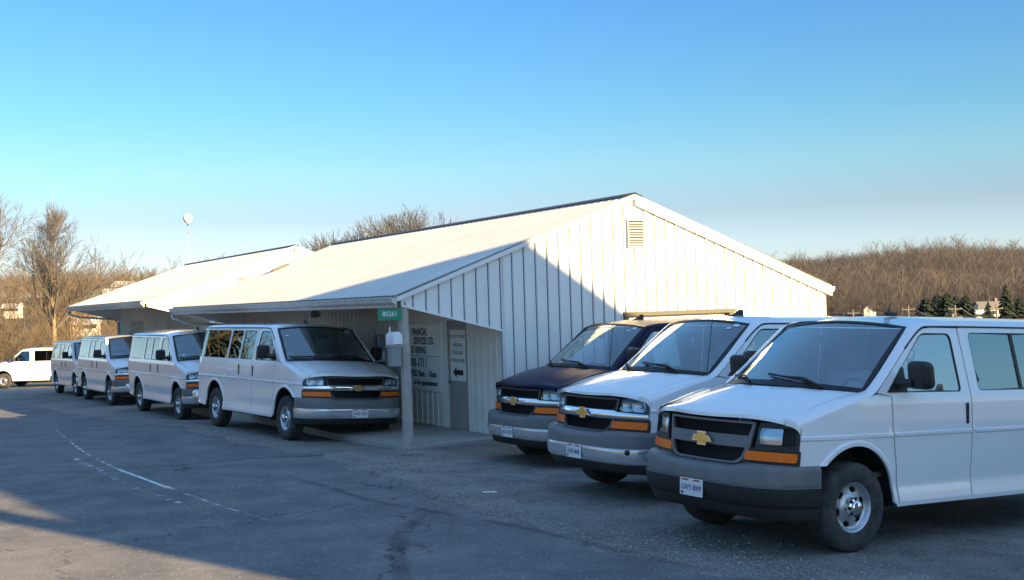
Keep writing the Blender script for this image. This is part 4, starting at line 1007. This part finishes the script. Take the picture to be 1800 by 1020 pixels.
# ================================================================ TREES AND BACKGROUND
M_BARK = mat('grey brown bark', (.12, .105, .09), .95, var=.3, vscale=6)
M_BARKG = mat('golden bark', (.20, .145, .085), .95, var=.3, vscale=5)
M_TWIG = mat('brown twigs', (.115, .105, .10), .95, var=.25, vscale=2)
M_EVER = mat('dark evergreen', (.022, .040, .026), .95, var=.45, vscale=1.5)
def branch_segs(r, h, spread=.9, trunk_r=.16, forks=3, levels=5, lean=0, first=.28, twig=.010, leader=False):
    segs = []
    def grow(p, d, L, rad, lev):
        n = 3 if lev < 3 else 2; q = p; rr_ = rad
        for k in range(n):
            d2 = (d+Vector((r.gauss(0, .13), r.gauss(0, .13), r.gauss(0, .06)+.05))).normalized(); e = q+d2*L/n; r2 = max(twig*.7, rr_*.86)
            segs.append((q, e, rr_, r2, lev)); q, d, rr_ = e, d2, r2
            if lev < levels and (k > 0 or lev > 0):
                for _ in range(2 if lev in (1, 2, 3) else 1):
                    if r.random() < .85:
                        a = r.uniform(0, 6.283); o = d.orthogonal().normalized(); o = Matrix.Rotation(a, 3, d) @ o
                        nd = (d*r.uniform(.55, 1.0)+o*spread*r.uniform(.5, 1)+Vector((0, 0, .18))).normalized(); grow(q, nd, L*r.uniform(.52, .74), max(twig, rr_*.58), lev+1)
        if lev < levels:
            for _ in range(2):
                a = r.uniform(0, 6.283); o = Matrix.Rotation(a, 3, d) @ d.orthogonal().normalized(); grow(q, (d+o*spread*.55).normalized(), L*.66, max(twig, rr_*.7), lev+1)
    p = Vector((0, 0, -.3)); d = Vector((lean, 0, 1)).normalized(); th = h*first; q = p; rad = trunk_r
    for k in range(4):
        e = q+(d+Vector((r.gauss(0, .05), r.gauss(0, .05), 0))).normalized()*(th+.3)/4; segs.append((q, e, rad, rad*.93, 0)); q = e; rad *= .93
    if leader:
        n = 12; L = h*.62
        for k in range(n):
            e = q+(Vector((r.gauss(0, .07), r.gauss(0, .07), 1))).normalized()*L/n; segs.append((q, e, rad, rad*.86, 0 if k < 7 else 1)); q = e; rad *= .86
            for _ in range(2 if k else 3):
                a = r.uniform(0, 6.283); grow(q, Vector((math.cos(a)*.75, math.sin(a)*.75, 1.0)).normalized(), h*(.27-.014*k)*r.uniform(.7, 1.1), rad*.55, 2)
        grow(q, Vector((0, 0, 1)), h*.12, rad*.8, 3); return segs
    for k in range(forks):
        a = 6.283*k/forks+r.uniform(-.4, .4); grow(q, Vector((math.cos(a)*spread*.55, math.sin(a)*spread*.55, 1)).normalized(), h*.30*r.uniform(.85, 1.1), rad*.7, 1)
    return segs
def tree_mesh(segs, lo=0, hi=9):
    v = []; f = []
    for a, b, r0, r1, lev in segs:
        if not lo <= lev <= hi: continue
        n = 7 if lev < 2 else 3; d = (b-a).normalized(); o = d.orthogonal().normalized(); c = d.cross(o); k = len(v)
        for p, rr_ in ((a, r0), (b+d*r1*.3, r1)):
            for j in range(n): t = 6.2832*j/n; v.append(p+(o*math.cos(t)+c*math.sin(t))*rr_)
        f += [(k+j, k+(j+1) % n, k+n+(j+1) % n, k+n+j) for j in range(n)]
    return v, f
def bare_tree(x, y, h, seed, label, group, mb=None, mt=None, z=None, rz=0, **kw):
    r = random.Random(seed); s = branch_segs(r, h, **kw); zm = max(q[1].z for q in s); k = h/zm
    s = [(a*k, b*k, r0, r1, l) for a, b, r0, r1, l in s]
    root = empty('bare_tree', (x, y, gz(x, y) if z is None else z), (0, 0, rz)); tag(root, label, 'tree', group)
    v, f = tree_mesh(s, 0, 1); link('trunk', me_from('trunk', v, f, True), mb or M_BARK, root); v, f = tree_mesh(s, 2, 9); link('crown', me_from('crown', v, f), mt or M_TWIG, root); return root
def polar(b, d): return d*math.sin(R(b)), d*math.cos(R(b))
def atz(slope, d): return CAM_H+slope*d
gT = 'bare trees round the lot'
def place_tree(b, d, topslope, seed, label, **kw):
    x, y = polar(b, d); z = gz(x, y); return bare_tree(x, y, atz(topslope, d)-z, seed, label, gT, **kw)
place_tree(-21.45, 88, .093, 3, 'tall bare tree with golden trunk standing behind the farthest vans', mb=M_BARKG, leader=True, spread=.6, trunk_r=.24, first=.26, twig=.0095)
place_tree(-25.8, 84, .100, 5, 'bare tree at the left edge of the picture, trunk out of view', spread=.9, trunk_r=.26, forks=4, twig=.010)
place_tree(-20.7, 93, .045, 8, 'smaller bare golden tree beside the tall bare tree behind the vans', mb=M_BARKG, mt=M_BARKG, spread=.6, trunk_r=.12, first=.2, twig=.012, levels=4)
place_tree(-8.3, 66, .071, 11, 'lower bare tree crown rising behind the roof, left of the larger crown', spread=.74, trunk_r=.18, first=.34, forks=5, twig=.010)
place_tree(-5.3, 66, .088, 12, 'larger bare tree crown rising behind the long roof ridge', spread=.74, trunk_r=.2, first=.34, forks=6, twig=.010)
place_tree(-7.0, 70, .070, 19, 'thin bare tree crown between the two crowns behind the roof', spread=.6, trunk_r=.13, first=.34, forks=3, levels=4, twig=.010)
# trees across the road, left of the picture (they show in the van windows)
for i, (x, y, h) in enumerate([(-27, 26, 10), (-33, 33, 12), (-38, 42, 11), (-44, 47, 13), (-34, 22, 11), (-50, 40, 12)]):
    bare_tree(x, y, h, 40+i, 'bare tree across the road, left of the picture, %s of six from the camera' % ['second nearest', 'third', 'fourth', 'fifth', 'nearest', 'farthest'][i], 'trees across the road', rz=i, levels=4, trunk_r=.22, spread=.9, twig=.02)
bare_tree(*AW(10, 6.19, 0).xy, 13, 77, 'bare tree beside the barn, right of the picture', 'trees by the barn', trunk_r=.25, first=.75, levels=3)
# evergreens (conifers) : layered drooping boughs
def conifer(x, y, h, rad, seed, label, group, bulge=.75):
    r = random.Random(seed); z0 = gz(x, y); root = empty('evergreen_tree', (x, y, z0)); tag(root, label, 'tree', group)
    B().tube([(0, 0, -.3), (0, 0, h*.5), (0, 0, h*.97)], [rad*.07, rad*.04, .02], 6).build('trunk', M_BARK, root, True)
    v = []; f = []
    n = int(46*h/8)+30
    for i in range(n*8):
        t = r.random()**.8; z = h*(.06+.93*t); R_ = rad*(1-t)**bulge*r.uniform(.55, 1.1); a = r.uniform(0, 6.283); k = len(v)
        c, s_ = math.cos(a), math.sin(a); wd = .16*rad*(1.2-t)+.05; dr = R_*.28
        v += [(c*R_*.15, s_*R_*.15, z+.05), (c*R_*.6-s_*wd, s_*R_*.6+c*wd, z-dr*.4), (c*R_, s_*R_, z-dr), (c*R_*.6+s_*wd, s_*R_*.6-c*wd, z-dr*.55+.08)]; f += [(k, k+1, k+2), (k, k+2, k+3), (k, k+1, k+3)]
    link('crown', me_from('crown', v, f), M_EVER, root); return root
gE = 'evergreens at the foot of the hill'
for i, (b, tops, w_) in enumerate([(19.45, -.0045, 4.2), (19.95, -.002, 4.2), (20.35, -.001, 4.0), (20.75, -.004, 3.8), (21.15, -.0035, 3.4)]):
    x, y = polar(b, 248+i % 2*6); z = gz(x, y); conifer(x, y, atz(tops, 250)-z, w_, 90+i, 'dark evergreen in the clump beyond the nearest van, number %s from its left end' % ['one', 'two', 'three', 'four', 'five'][i], gE, .5)
x, y = polar(22.85, 252); conifer(x, y, atz(.0045, 252)-gz(x, y), 2.8, 97, 'lone tall spruce right of the evergreen clump', gE)
x, y = polar(23.4, 258); conifer(x, y, atz(-.006, 258)-gz(x, y), 3.0, 98, 'low evergreen at the right edge of the picture', gE)
x, y = polar(22.1, 246); conifer(x, y, atz(-.009, 246)-gz(x, y), 2.0, 99, 'small dark evergreen left of the far white house', gE)

for i, (x, y, hh) in enumerate([(-31, 36, 12), (-35, 30, 14), (-40, 36, 13), (-37, 47, 12), (-29, 29, 10)]):
    conifer(x, y, hh, 3.4, 120+i, 'dark evergreen across the road, left of the picture, %s of five from the camera' % ['second', 'third', 'fourth', 'farthest', 'nearest'][i], 'evergreens across the road', .55)
# far woods: bare trees as one mass on each hill
def woods(name, b0, b1, d0, d1, n, h0, h1, seed, m, label, crest=None):
    r = random.Random(seed); V_ = []; F_ = []; base = []
    for t in range(14):
        rr_ = random.Random(seed*31+t); q = []
        for k in range(1): q.append(((0, 0, -.02), (rr_.gauss(0, .02), rr_.gauss(0, .02), .66), .010, .0045))
        for k in range(26):
            z = rr_.uniform(.22, .74); a = rr_.uniform(0, 6.283); L = rr_.uniform(.16, .36)*(1.15-z*.6); up_ = rr_.uniform(.6, 1.6); e = (math.cos(a)*L, math.sin(a)*L, min(1.0, z+L*up_)); q.append(((0, 0, z), e, .0036, .0022))
            for j in range(3): 
                a2 = a+rr_.uniform(-1.1, 1.1); s_ = rr_.uniform(.35, .9); p = tuple(c*s_ if i < 2 else z+(e[2]-z)*s_ for i, c in enumerate(e)); l2 = L*rr_.uniform(.3, .6); q.append((p, (p[0]+math.cos(a2)*l2, p[1]+math.sin(a2)*l2, p[2]+l2*rr_.uniform(.3, 1.2)), .0024, .0016))
        vv = []; ff = []
        for a, b, ra, rb in q:
            k = len(vv); an = rr_.uniform(0, 3.14); ox, oy = math.cos(an), math.sin(an)
            vv += [(a[0]-ox*ra, a[1]-oy*ra, a[2]), (a[0]+ox*ra, a[1]+oy*ra, a[2]), (b[0]+ox*rb, b[1]+oy*rb, b[2]), (b[0]-ox*rb, b[1]-oy*rb, b[2])]; ff.append((k, k+1, k+2, k+3))
        base.append((np.array(vv), np.array(ff)))
    tot = 0
    for i in range(n):
        b = r.uniform(b0, b1); d = math.sqrt(r.uniform(d0*d0, d1*d1)); x, y = polar(b, d); h = r.uniform(h0, h1)*(1.55 if r.random() < .07 else 1); vv, ff = base[r.randrange(14)]; a = r.uniform(0, 6.283); c, s_ = math.cos(a), math.sin(a); wd = h*r.uniform(.7, 1.05)
        q = np.stack([(vv[:, 0]*c-vv[:, 1]*s_)*wd+x, (vv[:, 0]*s_+vv[:, 1]*c)*wd+y, vv[:, 2]*h+gz(x, y)], 1); V_.append(q); F_.append(ff+tot); tot += len(q)
    V_ = np.concatenate(V_); F_ = np.concatenate(F_); me = bpy.data.meshes.new(name); me.vertices.add(len(V_)); me.vertices.foreach_set('co', V_.astype(np.float32).ravel())
    me.loops.add(F_.size); me.loops.foreach_set('vertex_index', F_.astype(np.int32).ravel()); me.polygons.add(len(F_)); me.polygons.foreach_set('loop_start', np.arange(0, F_.size, 4, dtype=np.int32)); me.polygons.foreach_set('loop_total', np.full(len(F_), 4, np.int32)); me.update(); me.validate()
    return tag(link(name, me, m), label, 'woods', kind='stuff')
M_WOODR = mat('winter woods', (.082, .076, .078), .95, var=.45, vscale=.022, detail=9, var2=(.130, .110, .104))
M_WOODL = mat('golden winter brush', (.095, .072, .047), .95, var=.4, vscale=.03, detail=8, var2=(.14, .108, .072))
woods('hill_woods', 9.5, 29, 285, 600, 6300, 4, 8.5, 5, M_WOODR, 'grey brown bare woods covering the hill on the right')
woods('hill_brush', -32, -9, 130, 420, 2200, 4.0, 8, 6, M_WOODL, 'golden brown bare brush and trees on the slope at the left')
woods('roadside_brush', -30, -18.3, 76, 122, 420, 1.5, 4.5, 9, M_WOODL, 'low golden brush behind the farthest vans')
woods('verge_brush', -80, -33, 34, 62, 260, 2.5, 6.0, 15, M_WOODL, 'brown brush across the road, left of the picture, mirrored in the van windows')
# far houses
M_HW = mat('far house white', (.75, .74, .70), .7); M_HR = mat('far house roof', (.12, .11, .11), .8); M_HRW = mat('pale far roof', (.62, .62, .62), .6)
def house(b, d, L, W_, h, roofh, rz, label, mw=M_HW, mr=M_HR, zoff=0):
    x, y = polar(b, d); z = gz(x, y)+zoff; root = empty('far_house', (x, y, z), (0, 0, rz)); tag(root, label, 'house', 'houses on the far slopes')
    m = B().box((-L/2, -W_/2, -1.5), (L/2, W_/2, h)); 
    for s in (-1, 1): m.add([(s*L/2, -W_/2, h), (s*L/2, W_/2, h), (s*L/2, 0, h+roofh)], [(0, 1, 2)])
    m.build('wall', mw, root)
    o = .5; t = roofh/(W_/2)
    B().grid([[(x_, -W_/2-o, h-o*t+.1), (x_, 0, h+roofh+.1), (x_, W_/2+o, h-o*t+.1)] for x_ in (-L/2-o, L/2+o)]).build('roof', mr, root)
    for k in range(3): B().box((-L/2+L*(.2+.3*k)-.5, -W_/2-.06, h*.35), (-L/2+L*(.2+.3*k)+.5, -W_/2-.003, h*.75)).build('window', M_DARKGL, root)
    B().box((L*.28, -.3, h+roofh-.4), (L*.28+.6, .3, h+roofh+.8)).build('chimney', M_HR, root)
    return root
house(16.95, 300, 3.2, 2.8, 1.6, 1.5, R(75), 'small white house front among bare trees at the foot of the hill')
house(22.1, 275, 5.5, 4, 2.0, 1.4, R(15), 'white farmhouse beside the lone tall spruce')
house(21.45, 268, 3.6, 3, 1.1, .7, R(5), 'low pale outbuilding between the evergreen clump and the farmhouse', mr=M_HRW)
house(20.1, 243, 7, 2.5, .75, .4, R(0), 'long low white shed in front of the evergreen clump', mr=M_HRW)
house(-18.75, 240, 3.6, 3, 1.3, 1.0, R(20), 'white house high on the left slope above the shed roof', mr=M_HRW, zoff=1.5)
house(-18.3, 262, 3.6, 3, 1.3, 1.0, R(-10), 'second pale house on the left slope, higher among the trees', mr=M_HRW, zoff=2.2)
house(-20.0, 165, 3, 2.4, 1.1, .7, R(10), 'small white building low on the left slope behind the golden tree', mr=M_HRW, zoff=.6)
house(-23.1, 215, 2.4, 2, 1.0, .6, R(0), 'pale cottage on the left slope near the picture edge', mr=M_HRW, zoff=.8)
# utility poles and wires on the right, mast with globe, thin aerial
def pole(b, d, top, label, grp='utility poles at the foot of the hill'):
    x, y = polar(b, d); z = gz(x, y); root = empty('utility_pole', (x, y, z)); h = atz(top, d)-z; tag(root, label, 'pole', grp)
    B().tube([(0, 0, -.3), (0, 0, h)], [.17, .12], 8).build('shaft', mat('grey pole wood', (.15, .14, .125), .9), root, True); B().box((-1.1, -.06, h-.75), (1.1, .06, h-.6)).build('crossarm', MATS['grey pole wood'], root)
    for k in (-.95, .95): B().lathe([(0, .16), (.05, .12), (.06, 0)], 8, 'z', (k, 0, h-.6)).build('insulator', M_GREYM, root)
    return Vector((x, y, z+h-.45))
pp = [pole(16.2, 225, -.0125, 'utility pole beside the small white house front'), pole(18.67, 215, -.0105, 'utility pole left of the evergreen clump'), pole(20.7, 205, -.0110, 'utility pole standing before the evergreen clump'), pole(22.45, 205, -.0115, 'utility pole beside the white farmhouse')]
for i, (a, b) in enumerate(zip(pp[:-1], pp[1:])):
    for k in (-.95, .95):
        tag(B().tube([a.lerp(b, t)+Vector((k, 0, -1.6*4*t*(1-t))) for t in np.linspace(0, 1, 9)], .03, 4).build('power_line', M_GREYM), '%s power line between the %s pair of utility poles at the foot of the hill' % ('near' if k > 0 else 'far', ['left', 'middle', 'right'][i]), 'wire', 'power lines')
x, y = polar(-15.4, 118); mz = gz(x, y); ms = empty('globe_mast', (x, y, mz)); tag(ms, 'white globe on a slender pale mast rising behind the shed roof', 'mast')
gtop = atz(.079, 118)-mz
B().tube([(0, 0, -.3), (0, 0, gtop-.3)], [.035, .025], 8).build('pole', mat('pale mast paint', (.22, .27, .31), .5), ms, True)
B().lathe([(0, -.46), (.2, -.40), (.36, -.24), (.44, 0), (.40, .22), (.25, .38), (0, .46)], 20, 'z', (0, 0, gtop)).build('globe', M_MAILW, ms, True)
B().box((-.10, -.1, gtop-1.35), (.10, .1, gtop-1.0)).build('bracket', M_GREYM, ms); B().box((-.06, -.06, gtop-.66), (.06, .06, gtop-.52)).build('collar', M_BLACKP, ms)
x, y = polar(-21.35, 96); az = gz(x, y)
tag(B().tube([(x, y, az-.2), (x, y, atz(.080, 96)), (x, y, atz(.1045, 96))], [.03, .022, .012], 6).build('radio_aerial', mat('pale aerial', (.22, .24, .26), .5), None, True), 'thin pale aerial rising above the tall bare tree at the left', 'aerial')
